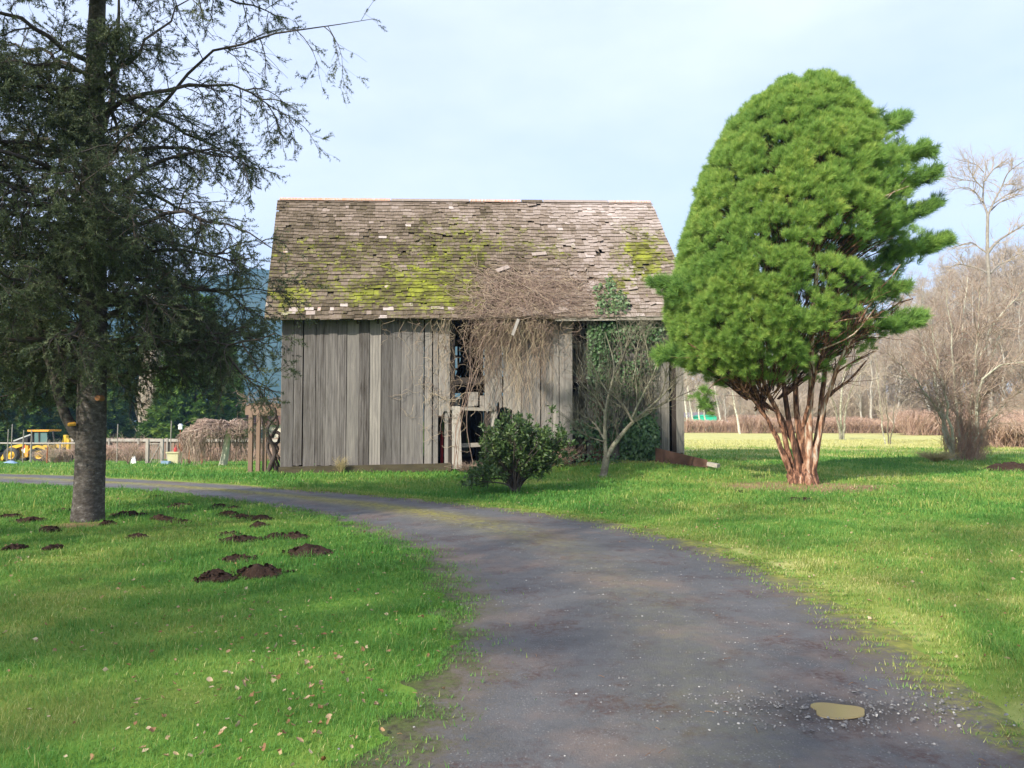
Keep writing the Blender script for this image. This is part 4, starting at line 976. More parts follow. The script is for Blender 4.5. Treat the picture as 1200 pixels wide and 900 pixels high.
# ------------------------------------------------------------------ dry vine over the eave
def dry_vine():
    r = np.random.default_rng(44)
    base = A([BO[0], BO[1], BO[2]]) + be * 6.4
    root = thing('dry_vine', 'leafless tangled brown vine spilling over the barn roof and down across the doorway', 'vine', tuple(base))
    def pix_on_roof(x, y):
        """(u, v) on the front roof slope under a photo pixel."""
        v = (373 - y) / 136.0; v = np.clip(v, 0, 1); v = v / (1 + 0.155 * (1 - v))
        a = 313 + 15 * v; c = 818 - 56 * v
        return np.clip((x - a) / (c - a), 0, 1), v
    R_ = MB(); n = 1800
    x = 612 + r.normal(size=n) * 44; y = 352 + r.normal(size=n) * 21; x += (y - 352) * -0.3
    ok = (y < 376) & (y > 295) & (x > 505) & (x < 720) & (r.random(n) < np.clip((y - 292) / 35, 0.05, 1)); x, y = x[ok], y[ok]
    u, v = pix_on_roof(x, y); n = len(u); K = 9
    ang = r.uniform(0, 2 * math.pi, n); L_ = r.uniform(0.5, 1.8, n)
    hump = 0.30 * np.exp(-((x - 612) / 50) ** 2 - ((y - 352) / 22) ** 2)
    pts = []; uu, vv = u.copy(), v.copy(); off = r.uniform(0.02, 1, n) * (0.06 + hump); do = r.normal(size=n) * 0.012
    for k in range(K):
        pts.append(roofp(uu, vv, np.maximum(off, 0.03))); ang = ang + r.normal(size=n) * 0.42
        uu = uu + np.cos(ang) * L_ / K / 13.3; vv = np.maximum(vv + np.sin(ang) * L_ / K / 6.8, -0.015); off = off + do + r.normal(size=n) * 0.012
    Q = np.stack(pts, 1); R_.tubes(Q, r.uniform(0.003, 0.0085, n)[:, None] * np.linspace(1.1, 0.5, K)[None], 4, np.clip(0.46 + r.normal(size=n) * .2, 0, 1))
    R_.build('roof_tangle', M['vine'], root, base)
    H = MB()
    def hang(n, x0, x1, ymean, tint, dist=0.18, dense=None):
        px_ = r.uniform(x0, x1, n) if dense is None else np.clip(dense[0] + r.normal(size=n) * dense[1], x0, x1)
        u_ = A([upx(q) for q in px_]); zt = eave_z(u_) + r.uniform(-0.3, 0.25, n)
        yb = ymean + r.normal(size=n) * 28; ln = np.clip(zt - (CAM_H + (HORIZON - yb) / F_PX * (BO[1] + u_ * be[1])), 0.25, 4.2)
        K = 18; d_ = -0.45 - r.uniform(-0.1, 0.15, n); pts = []; du = np.zeros(n); ph = r.uniform(0, 6, n); cur = r.uniform(0.02, 0.16, n); fr_ = r.uniform(5, 17, n)
        for k in range(K):
            t = k / (K - 1); du = du + r.normal(size=n) * 0.055; dd = d_ + (0.42 - dist * r.uniform(0.2, 1, n)) * min(1, t * 2.2)
            z_ = zt - ln * t + 0.08 * np.sin(ph + fr_ * t); w_ = u_ + du + cur * np.sin(ph * 2 + fr_ * t * 1.3)
            pts.append(A([BO[0], BO[1], 0]) + be * w_[:, None] + bd * dd[:, None] + bz * z_[:, None])
        H.tubes(np.stack(pts, 1), r.uniform(0.0022, 0.0062, n)[:, None] * np.linspace(1.2, 0.5, K)[None], 4, np.clip(tint + r.normal(size=n) * .18, 0, 1))
    hang(280, 540, 660, 406, 0.50, 0.22, (600, 26)); hang(190, 568, 640, 462, 0.74, 0.12); hang(62, 551, 573, 428, 0.5, 0.25); hang(26, 500, 528, 450, 0.75, 0.08, (518, 8)); hang(16, 440, 520, 410, .7, .06); hang(30, 640, 680, 393, .6, .1)
    # loose sprays near the door and curls on the left boards
    n = 90; px_ = np.clip(520 + r.normal(size=n) * 22, 440, 580); py_ = 470 + r.normal(size=n) * 24
    K = 9; u_ = A([upx(q) for q in px_]); z_ = A([zpx(b_, a_) for a_, b_ in zip(u_, py_)]); an = r.uniform(0, 6.28, n); pts = []
    for k in range(K):
        pts.append(A([BO[0], BO[1], 0]) + be * u_[:, None] + bd * (-0.07 - 0.10 * r.random(n))[:, None] + bz * z_[:, None]); an = an + r.normal(size=n) * .5
        u_ = u_ + np.cos(an) * 0.075; z_ = z_ + np.sin(an) * 0.075
    H.tubes(np.stack(pts, 1), r.uniform(0.003, 0.007, n)[:, None] * np.ones((1, K)), 3, np.clip(.68 + r.normal(size=n) * .15, 0, 1))
    H.build('hanging_strand', M['vine'], root, base)
    W = MB()
    for k in range(5):
        x0 = r.uniform(528, 560); q = ptpath([(x0, 549), (x0 + r.normal() * 8, 500), (x0 + r.uniform(-5, 25), 440), (x0 + r.uniform(0, 50), 395), (x0 + r.uniform(10, 70), 374)], 23.35, r, 0.03, 14)
        W.tubes(q[None], np.linspace(0.012, 0.006, 14)[None], 5, .35)
    W.build('stem', M['vine'], root, base)
dry_vine()

# ------------------------------------------------------------------ ivy on the wall, and its tuft on the roof
def ivy():
    r = np.random.default_rng(52); base = ground(*F(9.9, -0.3, 0)[:2])
    root = thing('ivy', 'glossy dark green ivy climbing the right part of the barn front', 'ivy', tuple(base))
    def scatter(mb, n, x0, x1, y0, y1, dens, bulge, tint, size):
        px_ = r.uniform(x0, x1, n); py_ = r.uniform(y0, y1, n)
        ok = r.random(n) < dens(px_, py_); px_, py_ = px_[ok], py_[ok]
        u_ = A([upx(q) for q in px_]); z_ = CAM_H + (HORIZON - py_) / F_PX * (BO[1] + u_ * be[1] - 0.15)
        dd = -0.06 - bulge(px_, py_) * r.uniform(0.2, 1.0, len(px_)); 
        p = A([BO[0], BO[1], 0]) + be * u_[:, None] + bd * dd[:, None] + bz * z_[:, None]
        nrm = unit(-bd[None] * 0.9 + rdir(len(p), r) * 0.8 + A([0, 0, 0.35])); tip = unit(np.cross(nrm, rdir(len(p), r)) + A([0, 0, -0.9]) + nrm * 0.25)
        a = unit(np.cross(nrm, tip)); b_ = np.cross(tip, a); R = np.stack([a, b_, tip], 2)
        mb.stamp(LEAF_V * [1.15, 1, 1], LEAF_F, R, p, np.clip(tint + r.normal(size=len(p)) * 0.16, 0, 0.86), 0, r.uniform(size * .7, size * 1.25, len(p)))
    L_ = MB()
    patch = lambda x, y: np.clip((fbm(x * 0.07, y * 0.07, 3) - 0.30) * 3.2, 0, 1)
    scatter(L_, 3600, 690, 768, 378, 545, lambda x, y: 0.85 * patch(x, y), lambda x, y: np.full_like(x, 0.16), 0.42, 0.10)
    scatter(L_, 1300, 688, 712, 380, 448, lambda x, y: np.full_like(x, 0.95), lambda x, y: np.full_like(x, 0.22), 0.50, 0.10)
    scatter(L_, 900, 700, 775, 376, 400, lambda x, y: np.full_like(x, 0.85), lambda x, y: np.full_like(x, 0.30), 0.45, 0.10)
    scatter(L_, 3400, 720, 769, 470, 544, lambda x, y: (((x - 748) / 23) ** 2 + ((y - 515) / 33) ** 2 < 1) * 1.0, lambda x, y: 0.15 + 0.85 * np.clip(1 - ((x - 748) / 23) ** 2 - ((y - 515) / 36) ** 2, 0, 1), 0.36, 0.105)
    scatter(L_, 900, 668, 700, 482, 520, lambda x, y: patch(x, y), lambda x, y: np.full_like(x, 0.3), 0.40, 0.10)
    scatter(L_, 420, 660, 775, 530, 548, lambda x, y: np.full_like(x, 0.8), lambda x, y: np.full_like(x, 0.8), 0.55, 0.08)
    L_.build('foliage', M['ivy'], root, base)
    D_ = MB(); scatter(D_, 160, 745, 765, 415, 450, lambda x, y: np.full_like(x, 1.0), lambda x, y: np.full_like(x, 0.3), 0.97, 0.09)
    w_ = MB(); n = 170; px_ = r.uniform(672, 763, n); u_ = A([upx(q) for q in px_]); z0_ = r.uniform(0.2, 2.8, n); ln = r.uniform(0.8, 2.6, n); K = 9; pts = []; du = np.zeros(n)
    for k in range(K):
        du = du + r.normal(size=n) * 0.07; z_ = np.minimum(z0_ + ln * k / (K - 1), eave_z(u_) + 0.1)
        pts.append(A([BO[0], BO[1], 0]) + be * (u_ + du)[:, None] + bd * (-0.06 - 0.30 * r.random(n))[:, None] + bz * z_[:, None])
    w_.tubes(np.stack(pts, 1), r.uniform(0.004, 0.011, n)[:, None] * np.linspace(1.2, .6, K)[None], 4, np.clip(.40 + r.normal(size=n) * .2, 0, 1)); w_.build('stem', M['bark_lichen'], root, base)
    # the roof tuft
    T = MB(); n = 900; px_ = r.uniform(686, 738, n); py_ = r.uniform(330, 372, n)
    ok = ((px_ - 716) / 19) ** 2 + ((py_ - 358) / 16) ** 2 < r.uniform(0.5, 1.1, n); ok |= (np.abs(px_ - 697) < 3.5) & (py_ > 336); ok |= (np.abs(px_ - 712) < 4) & (py_ > 332) & (py_ < 350); px_, py_ = px_[ok], py_[ok]
    v = np.clip((372 - py_) / 136 * 0.9, 0, 1); u_ = (px_ - 313 - 15 * v) / (505 - 71 * v)
    p = roofp(u_, v, 0.05 + 0.32 * r.random(len(u_)) * np.exp(-((px_ - 716) / 18) ** 2)); nrm = unit(rn[None] + rdir(len(p), r) * .9)
    T.stamp(LEAF_V * [1.15, 1, 1], LEAF_F, frames(unit(np.cross(nrm, rdir(len(p), r)) + [0, 0, -.5]), r.uniform(0, 6, len(p))), p, np.clip(.72 + r.normal(size=len(p)) * .12, 0, .86), 0, r.uniform(.08, .13, len(p)))
    T.build('roof_tuft', M['ivy'], root, base)
ivy()

# brown planks lying at the barn's right corner
pk = MB(); a, c = P(768, 530, 24.0), P(829, 541.5, 22.9); ga = float(h(*a[:2]))
pk.hexa([a + [0, 0, -0.30], c + [0, 0, -0.16], c + [0.02, 0.06, -0.16], a + [0.02, 0.06, -0.30], a + [0, 0, 0.14], c + [0, 0, 0.06], c + [0.02, 0.06, 0.06], a + [0.02, 0.06, 0.14]], 0.45)
tag(pk.build('plank', M['wood_red'], None, tuple((a + c) / 2)), 'long dark brown plank lying on edge in the grass at the barn corner', 'plank')
pk = MB(); a, c = P(830, 543.5, 22.85), P(842, 546, 22.6)
pk.beam(a, c, 0.16, 0.11, 0.85); tag(pk.build('wood_block', M['wood_h'], None, tuple((a + c) / 2)), 'short pale block of wood at the end of the brown plank', 'block')

# ------------------------------------------------------------------ weathered arbor with a twisted old vine, beside the barn
ab = ground(X(303, 24.6), 24.6)
arb = thing('arbor', 'low tan timber arbor on slim posts against the left side of the barn', 'arbor', tuple(ab))
m_ = MB(); m_.beam(P(287.5, 480.5, 24.5), P(334, 481.5, 24.6), 0.05, 0.31, 0.62, up=(0, 0, 1)); m_.build('beam', M['wood_tan'], arb, ab)
m_ = MB(); m_.beam(P(291, 475.0, 25.6), P(335, 475.5, 25.7), 0.05, 0.12, 0.7); m_.build('beam', M['wood_tan'], arb, ab)
for px_, dp, wd in ((294.6, 24.55, .125), (303.5, 25.6, .12), (311, 24.9, .12)):
    m_ = MB(); q = ground(X(px_, dp), dp); t_ = P(px_, 483, dp); m_.beam(q - [0, 0, .05], A([q[0], q[1], t_[2]]), wd, wd, 0.45); m_.build('post', M['wood_tan'], arb, ab)
m_ = MB()
for k in range(5): m_.beam(P(292 + k * 9, 476.5, 24.56), P(294 + k * 9, 475.5, 26.0), .04, .07, .5)
m_.build('slat', M['wood_tan'], arb, ab)
def twisted_vine():
    r = np.random.default_rng(61); b = ground(X(321, 24.0), 24.0)
    root = thing('twisted_vine', 'thick dark twisted vine stems coiling up between the arbor and the barn', 'vine', tuple(b))
    m = MB()
    for px_, r0 in (([(313, 560), (317, 545), (324, 530), (316, 515), (311, 505), (316, 495), (325, 488), (322, 478)], .055), ([(326, 560), (320, 540), (312, 524), (318, 510), (327, 500), (324, 487)], .045),
                    ([(316, 560), (328, 548), (322, 536), (327, 524), (318, 518), (313, 510)], .04), ([(320, 561), (328, 555), (332, 545), (326, 535), (320, 528), (327, 516)], .04), ([(318, 512), (322, 505), (329, 509), (326, 519), (318, 521)], .05),
                    ([(322, 480), (310, 473), (298, 472), (288, 476)], .02), ([(325, 478), (332, 470), (322, 467), (306, 470)], .02)):
        q = ptpath(px_, 24.0, r, 0.12, 20); m.tubes(q[None], (np.linspace(r0 * 1.45, r0 * .8, 20) * r.uniform(.85, 1.15, 20))[None], 7, .4)
    m.build('stem', M['vine_dark'], root, b)
    n = 70; m = MB(); px_ = r.uniform(287, 333, n); py_ = r.uniform(466, 476, n); st = A([P(a, c, 24.6 + r.uniform(-.3, .8)) for a, c in zip(px_, py_)]); K = 7; pts = [st]; d = rdir(n, r) * [1, .6, .35]
    for k in range(K - 1): d = unit(d + r.normal(size=d.shape) * .5) ; pts.append(pts[-1] + d * 0.11)
    m.tubes(np.stack(pts, 1), np.full((n, K), .006), 3, .5); m.build('twig', M['vine'], root, b)
twisted_vine()

# ------------------------------------------------------------------ things left of the barn, far across the field
FD = 57.0
def at(px, depth, py=None):
    """Ground under column px at a depth; or the point at row py above it."""
    x = X(px, depth); return ground(x, depth) if py is None else P(px, py, depth)
def weeping_tree():
    r = np.random.default_rng(71); D = 40.0; b = at(262, D)
    root = thing('weeping_tree', 'bare weeping ornamental tree with a dome of hanging twigs to the ground', 'tree', tuple(b))
    T = MB(); tp = interp_path(A([b - [0, 0, .05], at(0, D, 0) * 0 + P(264.5, 530, D), P(267.5, 508, D), P(268, 497, D)]), 12); trunk_mesh(T, tp, np.linspace(.21, .13, 12), 10, .2, r, .85); T.build('trunk', M['bark_pale'], root, b)
    top = P(268, 499, D); ctr = P(264, 520, D); n = 340; az = r.uniform(0, 6.283, n); rad = r.uniform(0.25, 1.0, n) ** 0.55 * 2.05; K = 12
    zt = top[2] + 0.52 - 1.05 * (rad / 2.05) ** 2.2 + r.normal(size=n) * .05; ex = ctr[0] - .25 + rad * np.cos(az); ey = D + rad * np.sin(az)
    front = (np.sin(az) < .1) & (np.cos(az) > -0.15)                       # the front right stays open, showing the trunk
    zb = b[2] + np.where(front, r.uniform(1.6, 2.2, n), r.uniform(0.02, .9, n)) + .25 * (np.cos(az) > .5); pts = []
    for k in range(K):
        t = k / (K - 1); s_ = min(1, t / .42); hx_ = top[0] + (ex - top[0]) * s_ ** .9; hy_ = top[1] + (ey - top[1]) * s_ ** .9
        zz_ = top[2] + (zt - top[2]) * np.sin(s_ * math.pi / 2) if t < .42 else zt - (zt - zb) * ((t - .42) / .58) ** 1.25
        pts.append(np.stack([hx_, hy_, zz_ + np.zeros(n)], 1) + r.normal(size=(n, 3)) * (.045 if k else 0))
    Q = np.stack(pts, 1); RR = r.uniform(.009, .017, n)[:, None] * np.linspace(1.9, .7, K)[None]; m = MB(); m.tubes(Q, RR, 4, np.clip(.52 + r.normal(size=n) * .15, 0, 1))
    q2, r2 = spawn(Q, RR, 4, .7, r, .3, .8, (15, 45), -.5, 5, .12, -.25, .009, .6, .3); m.tubes(q2, r2, 3, np.clip(.5 + r.normal(size=len(q2)) * .15, 0, 1))
    m.build('crown', M['twig'], root, b)
weeping_tree()
def proto_bush(name, label, b, r, n, H, spread, mat, rad=.012, group=None, twigs=7, tint=.5, lean=(20, 60), cat='bush'):
    root = thing(name, label, cat, tuple(b), group); m = MB(); az = r.uniform(0, 6.283, n); K = 8; pts = []; out = r.uniform(.2, 1, n) * spread; hh = H * r.uniform(.6, 1, n)
    for k in range(K):
        t = k / (K - 1); pts.append(A(b) + np.stack([np.cos(az) * out * t ** 1.2, np.sin(az) * out * t ** 1.2, hh * t ** .85 - .03], 1) + r.normal(size=(n, 3)) * .05 * spread * t)
    Q = np.stack(pts, 1); RR = rad * r.uniform(.7, 1.3, n)[:, None] * np.linspace(1.4, .4, K)[None]; m.tubes(Q, RR, 4, np.clip(tint + r.normal(size=n) * .12, 0, 1))
    q2, r2 = spawn(Q, RR, twigs, .38 * H, r, .15, 1, (25, 60), .1, 5, .2, 0, rad * .5, .5, .3); m.tubes(q2, r2, 3, tint)
    m.build('stem', M[mat], root, b); return root
rf = np.random.default_rng(81)
proto_bush('bare_bush', 'small round leafless bush on the grass in front of the far fence', at(152, 46), rf, 26, 1.75, 1.5, 'twig', .014, twigs=9, cat='bush')
proto_bush('dead_weed', 'pale clump of dead weeds at the foot of the dug bed', at(62, 50), rf, 60, 1.5, 1.2, 'twig', .010, twigs=5, tint=.85, cat='weeds')

def stake(px, ptop, depth, label, mat='bark_grey', wd=.05, name='garden_stake', group=None):
    b = at(px, depth); m = MB(); t_ = P(px, ptop, depth); m.tubes(A([b - [0, 0, .1], [b[0], b[1], (b[2] + t_[2]) / 2], [b[0] + .02, b[1], t_[2]]])[None], A([[wd, wd, wd * .9]]), 7, .5, 0, cap=True)
    return tag(m.build(name, M[mat], None, tuple(b)), label, 'stake', group)
for px_, tp_, lb in ((10.5, 503, 'thin wooden stake left of the yellow backhoe bucket'), (15, 497, 'tallest thin stake in front of the backhoe front wheel'), (28.5, 504, 'thin wooden stake in front of the backhoe engine cover'),
                     (37.8, 504, 'thin grey stake in front of the backhoe cab'), (138.5, 497, 'thin stake standing just right of the spruce trunk'), (201, 493, 'tall dark stake between the grey gate and the rusty post')):
    stake(px_, tp_, 49.0, lb, wd=.035)
for px_, tp_, lb, w_ in ((213, 514, 'stout rusty post with a white bird box on a rod above', .11), (223.5, 517, 'rusty post at the edge of the weeping tree', .07), (238, 520, 'rusty post half hidden behind the weeping twigs', .07), (57, 523, 'thin red stake in front of the backhoe rear wheel', .035)):
    stake(px_, tp_, 47.0, lb, 'rust', w_, 'metal_post')
bb = MB(); q = P(211.5, 501, 47.0); bb.box(q, (.20, .16, .22), .8); bb.hexa([q + A(k) for k in ((-.14, -.12, .11), (.14, -.12, .11), (.14, .12, .11), (-.14, .12, .11), (-.01, -.12, .24), (.01, -.12, .24), (.01, .12, .24), (-.01, .12, .24))], .6); 
br_ = thing('bird_box', 'tiny white bird box on a thin rod above the rusty post', 'bird box', tuple(q)); bb.build('box', M['white'], br_, q)
bb = MB(); bb.tubes(A([[q[0], q[1], P(0, 545, 47)[2]], q - [0, 0, .1]])[None], A([[.03, .025]]), 6, .4); bb.build('rod', M['rust'], br_, q)
# rail fence in front of the machine, gate and board fence
fen = thing('rail_fence', 'grey pole rail fence crossing in front of the yellow backhoe', 'fence', tuple(at(20, 53)))
m = MB(); q0, q1 = P(-60, 518.5, 53), P(92, 519.5, 53); m.tubes(interp_path(A([q0, (q0 + q1) / 2 - [0, 0, .04], q1]), 10)[None], np.full((1, 10), .06), 8, .8); m.build('rail', M['fence'], fen, at(20, 53))
for px_ in (-45, -12, 38, 71.5, 92):
    m = MB(); b_ = at(px_, 53.05); m.beam(b_ - [0, 0, .1], A([b_[0], b_[1] + .02, P(px_, 517, 53)[2] - .06]), .10, .10, .7); m.build('post', M['fence'], fen, at(20, 53))
gt = thing('garden_gate', 'grey timber and wire garden gate between two square posts', 'gate', tuple(at(182, 48)))
go = at(182, 48)
for px_ in (174, 191):
    m = MB(); b_ = at(px_, 48); m.beam(b_ - [0, 0, .1], A([b_[0], b_[1], P(px_, 514.5, 48)[2]]), .17, .17, .75); m.build('post', M['fence'], gt, go)
m = MB(); zt_, zb_ = P(0, 520, 48)[2], P(0, 544, 48)[2]; xa, xb = X(176, 48), X(189, 48)
m.beam((xa, 48, zt_), (xb, 48, zt_), .05, .07, .6); m.beam((xa, 48, zb_), (xb, 48, zb_), .05, .07, .6); m.beam((xa, 48.01, zb_), (xb, 48.01, zt_), .04, .06, .5)
for k in range(7): m.beam((xa + (xb - xa) * k / 6, 48.05, zb_), (xa + (xb - xa) * k / 6, 48.05, zt_), .03, .02, .5)
m.build('panel', M['fence'], gt, go)
bf = thing('board_fence', 'long brown board fence with a pale grey top rail beyond the garden', 'fence', tuple(at(200, 66)))
bo_ = at(200, 66); m = MB(); u = X(84, 66)
while u < X(345, 66):
    g_ = float(h(u, 66)); m.box((u, 66 + rf.normal() * .02, g_ + .88), (.145, .03, 1.76 + rf.normal() * .05), rf.uniform(.25, .8)); u += .155
m.build('boards', M['wood_tan'], bf, bo_)
m = MB(); m.beam(P(84, 515.5, 65.9), P(345, 516.5, 65.9), .10, .24, .9); m.build('rail', M['fence'], bf, bo_)
for px_ in range(95, 340, 34):
    m = MB(); b_ = at(px_, 65.85); m.beam(b_, A([b_[0], b_[1], P(px_, 513.5, 66)[2]]), .13, .13, .6); m.build('post', M['fence'], bf, bo_)
def bramble(name, label, x0, x1, depth, H, thick, n, mat, r, cat='thicket', zoff=0, tint=.5, rad=.012):
    xc = (X(x0, depth) + X(x1, depth)) / 2; b = ground(xc, depth); root = thing(name, label, cat, tuple(b)); m = MB()
    xs = r.uniform(X(x0, depth), X(x1, depth), n); ys = depth + r.uniform(-thick, thick, n); az = r.uniform(0, 6.283, n); L_ = r.uniform(.6, 1.6, n) * H; K = 8; z0 = h(xs, ys); pts = []
    env = H * (.55 + .75 * fbm(xs * .35, ys * .35, 3))
    for k in range(K):
        t = k / (K - 1); pts.append(np.stack([xs + np.cos(az) * L_ * t, ys + np.sin(az) * L_ * t, z0 + env * np.sin(t * 2.5) * r.uniform(.85, 1.1, n) - .03 + zoff], 1) + r.normal(size=(n, 3)) * .05 * H)
    m.tubes(np.stack(pts, 1), r.uniform(.6, 1.4, n)[:, None] * rad * np.linspace(1.2, .6, K)[None], 3, np.clip(tint + r.normal(size=n) * .18, 0, 1)); m.build('canes', M[mat], root, b); return root
bramble('bramble_thicket', 'brown leafless bramble tangle along the board fence right of the spruce trunk', 118, 168, 62, 1.2, .8, 500, 'brush', rf)
bramble('bramble_thicket', 'brown bramble tangle behind the weeping tree, before the board fence', 225, 330, 60, 1.1, .8, 600, 'brush', rf)
bramble('bramble_thicket', 'brown bramble tangle under the rail fence between backhoe and spruce trunk', 58, 84, 51, .9, .5, 190, 'brush', rf)
yb = thing('planter_box', 'pale yellow planter box with a bottle on top, beside the rusty post', 'planter', tuple(at(206, 46)))
b_ = at(206, 46); m = MB(); zt_ = P(0, 531, 46)[2]; hh = zt_ - b_[2]
m.hexa([b_ + A(k) for k in ((-.28, -.25, 0), (.28, -.25, 0), (.28, .25, 0), (-.28, .25, 0), (-.34, -.3, hh), (.34, -.3, hh), (.34, .3, hh), (-.34, .3, hh))], .6); m.box(b_ + [0, -.01, hh + .04], (.78, .7, .08), .4); m.build('box', M['yellowpale'], yb, b_)
m = MB(); zz_ = np.linspace(hh + .08, hh + .5, 7); m.tubes(np.stack([np.full(7, b_[0] + .05), np.full(7, b_[1]), b_[2] + zz_], 1)[None], A([[.10, .11, .11, .09, .045, .04, .04]]), 9, .4, 0, cap=True); m.build('bottle', M['redpaint'], yb, b_)
m = MB(); b_ = at(158.5, 47); m.hexa([b_ + A(k) for k in ((-.18, -.05, 0), (.14, -.05, 0), (.14, .05, 0), (-.18, .05, 0), (-.20, .1, .42), (.0, .1, .50), (.0, .16, .50), (-.20, .16, .42))], .8); tag(m.build('white_board', M['white'], None, tuple(b_)), 'small tilted white board on the grass beside the leafless bush', 'board')
m = MB(); b_ = at(196, 45.5); m.hexa([b_ + A(k) for k in ((-.2, -.15, 0), (.2, -.15, 0), (.2, .15, 0), (-.2, .15, 0), (-.23, -.18, .2), (.23, -.18, .2), (.23, .18, .2), (-.23, .18, .2))], .7); tag(m.build('garden_tub', M['blue'], None, tuple(b_)), 'small light blue tub on the grass near the yellow planter', 'tub')
m = MB(); b_ = at(14, 45.5); n_ = 14; q = np.linspace(-.62, .62, n_)
gxx, gyy = np.meshgrid(q * .62, np.linspace(-.3, .3, 8), indexing='ij'); m.grid(np.stack([b_[0] + gxx, b_[1] + gyy, b_[2] + .03 + .20 * (1 - (gxx / .42) ** 2) * (1 - (gyy / .36) ** 2) * (.6 + .6 * fbm(gxx * 6 + 3, gyy * 6, 2))], -1), .7); tag(m.build('tarp', M['blue'], None, tuple(b_)), 'crumpled light blue tarp lying by the dug bed at the left edge', 'tarp')

# ------------------------------------------------------------------ yellow backhoe loader
def lathe(m, c, axis, prof, sides, tint=.5, mat=0):
    """Solid of revolution: prof = (radius, offset along axis)."""
    axis = unit(A(axis)); a = unit(np.cross(axis, [0, 0, 1.0])); b_ = np.cross(axis, a); an = np.arange(sides) * 2 * math.pi / sides
    V = A([A(c) + axis * o_ + (a * math.cos(t) + b_ * math.sin(t)) * rr for rr, o_ in prof for t in an]); i = np.arange(sides); j = (i + 1) % sides; k = np.arange(len(prof) - 1)[:, None] * sides
    m.add(V, np.stack([k + i, k + j, k + sides + j, k + sides + i], -1).reshape(-1, 4), tint, mat)
def prism(m, prof, y0, y1, tint=.5):
    """Side profile (x, z) extruded from y0 to y1; convex."""
    prof = A(prof); n = len(prof); c = prof.mean(0)
    V = [[x, y0, z] for x, z in prof] + [[x, y1, z] for x, z in prof] + [[c[0], y0, c[1]], [c[0], y1, c[1]]]
    m.add(V, [[i, (i + 1) % n, n + (i + 1) % n, n + i] for i in range(n)], tint, flat=True); m.add(V, [[(i + 1) % n, i, 2 * n] for i in range(n)] + [[n + i, n + (i + 1) % n, 2 * n + 1] for i in range(n)], tint, flat=True)
def backhoe():
    D = 60.0; b = at(40, D); s = D / F_PX
    root = thing('backhoe_loader', 'yellow backhoe loader parked on the far grass beyond the rail fence', 'backhoe', tuple(b))
    def L(px, py): q = P(px, py, D); return (q[0], q[2] - 0)
    gz = P(0, 541.5, D)[2]; dz = b[2] - gz                                # stand the wheels on the ground
    def PR(m, pix, y0, y1, t=.5): prism(m, [(L(*q)[0], L(*q)[1] + dz) for q in pix], y0 + D, y1 + D, t)
    m = MB(); PR(m, [(20, 530), (28, 521), (34, 520), (36, 536), (24, 537)], -.45, .45); PR(m, [(33, 522), (66, 522), (68, 531), (62, 535), (36, 536)], -.55, .55, .35); PR(m, [(42, 528), (46, 523.5), (53, 521.5), (60, 523.5), (66, 528), (62, 527), (53, 524), (46, 527)], -1.05, -.62, .7)
    PR(m, [(60, 521.5), (66, 521.5), (66, 524.5), (60, 524.5)], -1.06, -.6, .6); m.build('body', M['yellow'], root, b)
    m = MB(); PR(m, [(15, 519), (35, 511), (37, 513), (37, 521), (22, 522)], -.5, .5, .3); m.build('hood', M['black'], root, b)
    m = MB(); q0, q1 = P(16, 517.2, D - .52), P(36, 509.6, D - .52); m.beam(q0 + [0, 0, dz], q1 + [0, 0, dz], .06, .10, .8); m.build('hood_trim', M['steel'], root, b)
    m = MB()
    for yv in (-.72, .62): PR(m, [(5, 541), (14, 527), (19, 523), (33, 520), (33, 523), (21, 527), (12, 536), (9, 541)], yv, yv + .13, .75)
    m.build('loader_arm', M['yellow'], root, b)
    m = MB(); PR(m, [(0, 531), (2, 530.5), (6, 537), (7, 542), (3, 542.5)], -1.15, 1.15, .5); m.build('bucket', M['black'], root, b)
    cab = MB()
    for (xa, ya), (xb, yb_) in (((39, 520), (37.5, 505.5)), ((46, 521), (46, 505.5)), ((64, 521), (62, 505.5))):
        for yv in (-.72, .72): p0, p1 = P(xa, ya, D + yv), P(xb, yb_, D + yv); cab.beam(A([p0[0], D + yv, L(xa, ya)[1] + dz]), A([p1[0], D + yv, L(xb, yb_)[1] + dz]), .09, .09, .4)
    PR(cab, [(37.5, 520), (64, 520), (64, 522), (37.5, 522)], -.76, .76, .3); co = cab.build('cab', M['black'], root, b)
    m = MB(); PR(m, [(40, 504), (65, 504), (64, 506), (40, 506)], -.85, .85, .6); m.build('roof', M['orange'], co, b)
    for px_ in ((47, 51.5), (53.5, 61.5)):
        m = MB(); PR(m, [(px_[0], 507), (px_[1], 507), (px_[1] + .3, 519), (px_[0], 519)], -.71, -.69, .6); m.build('window', M['glass'], co, b)
    for pc_, rr in ((21, .58), (53.5, .62)):
        for yv in (-.95, .55):
            c = A([L(pc_, 533)[0], D + yv, b[2] + rr - .01]); m = MB(); lathe(m, c, (0, 1, 0), [(rr * .56, 0.02), (rr * .9, 0), (rr, .07), (rr, .33), (rr * .9, .40), (rr * .56, .38)], 26, .5); wo = m.build('wheel', M['rubber'], root, b)
            m = MB(); lathe(m, c, (0, 1, 0), [(0.001, .08), (rr * .3, .07), (rr * .34, .12), (rr * .5, .14), (rr * .57, .03), (rr * .57, .37), (.001, .3)], 22, .6); m.build('rim', M['yellow'], wo, b)
    m = MB(); PR(m, [(31, 527), (35.5, 524.5), (37.5, 527.5), (36.5, 530.5), (32.5, 531)], -.62, -.56, .7); m.build('panel', M['white'], root, b)
    m = MB(); PR(m, [(30.5, 526), (35, 521.5), (37, 522), (33, 527)], -.63, -.57, .5); m.build('guard', M['redpaint'], root, b)
    m = MB(); PR(m, [(36.5, 521), (40, 521), (39.5, 535), (36, 535)], -.75, -.6, .6); m.build('step', M['orange'], root, b)
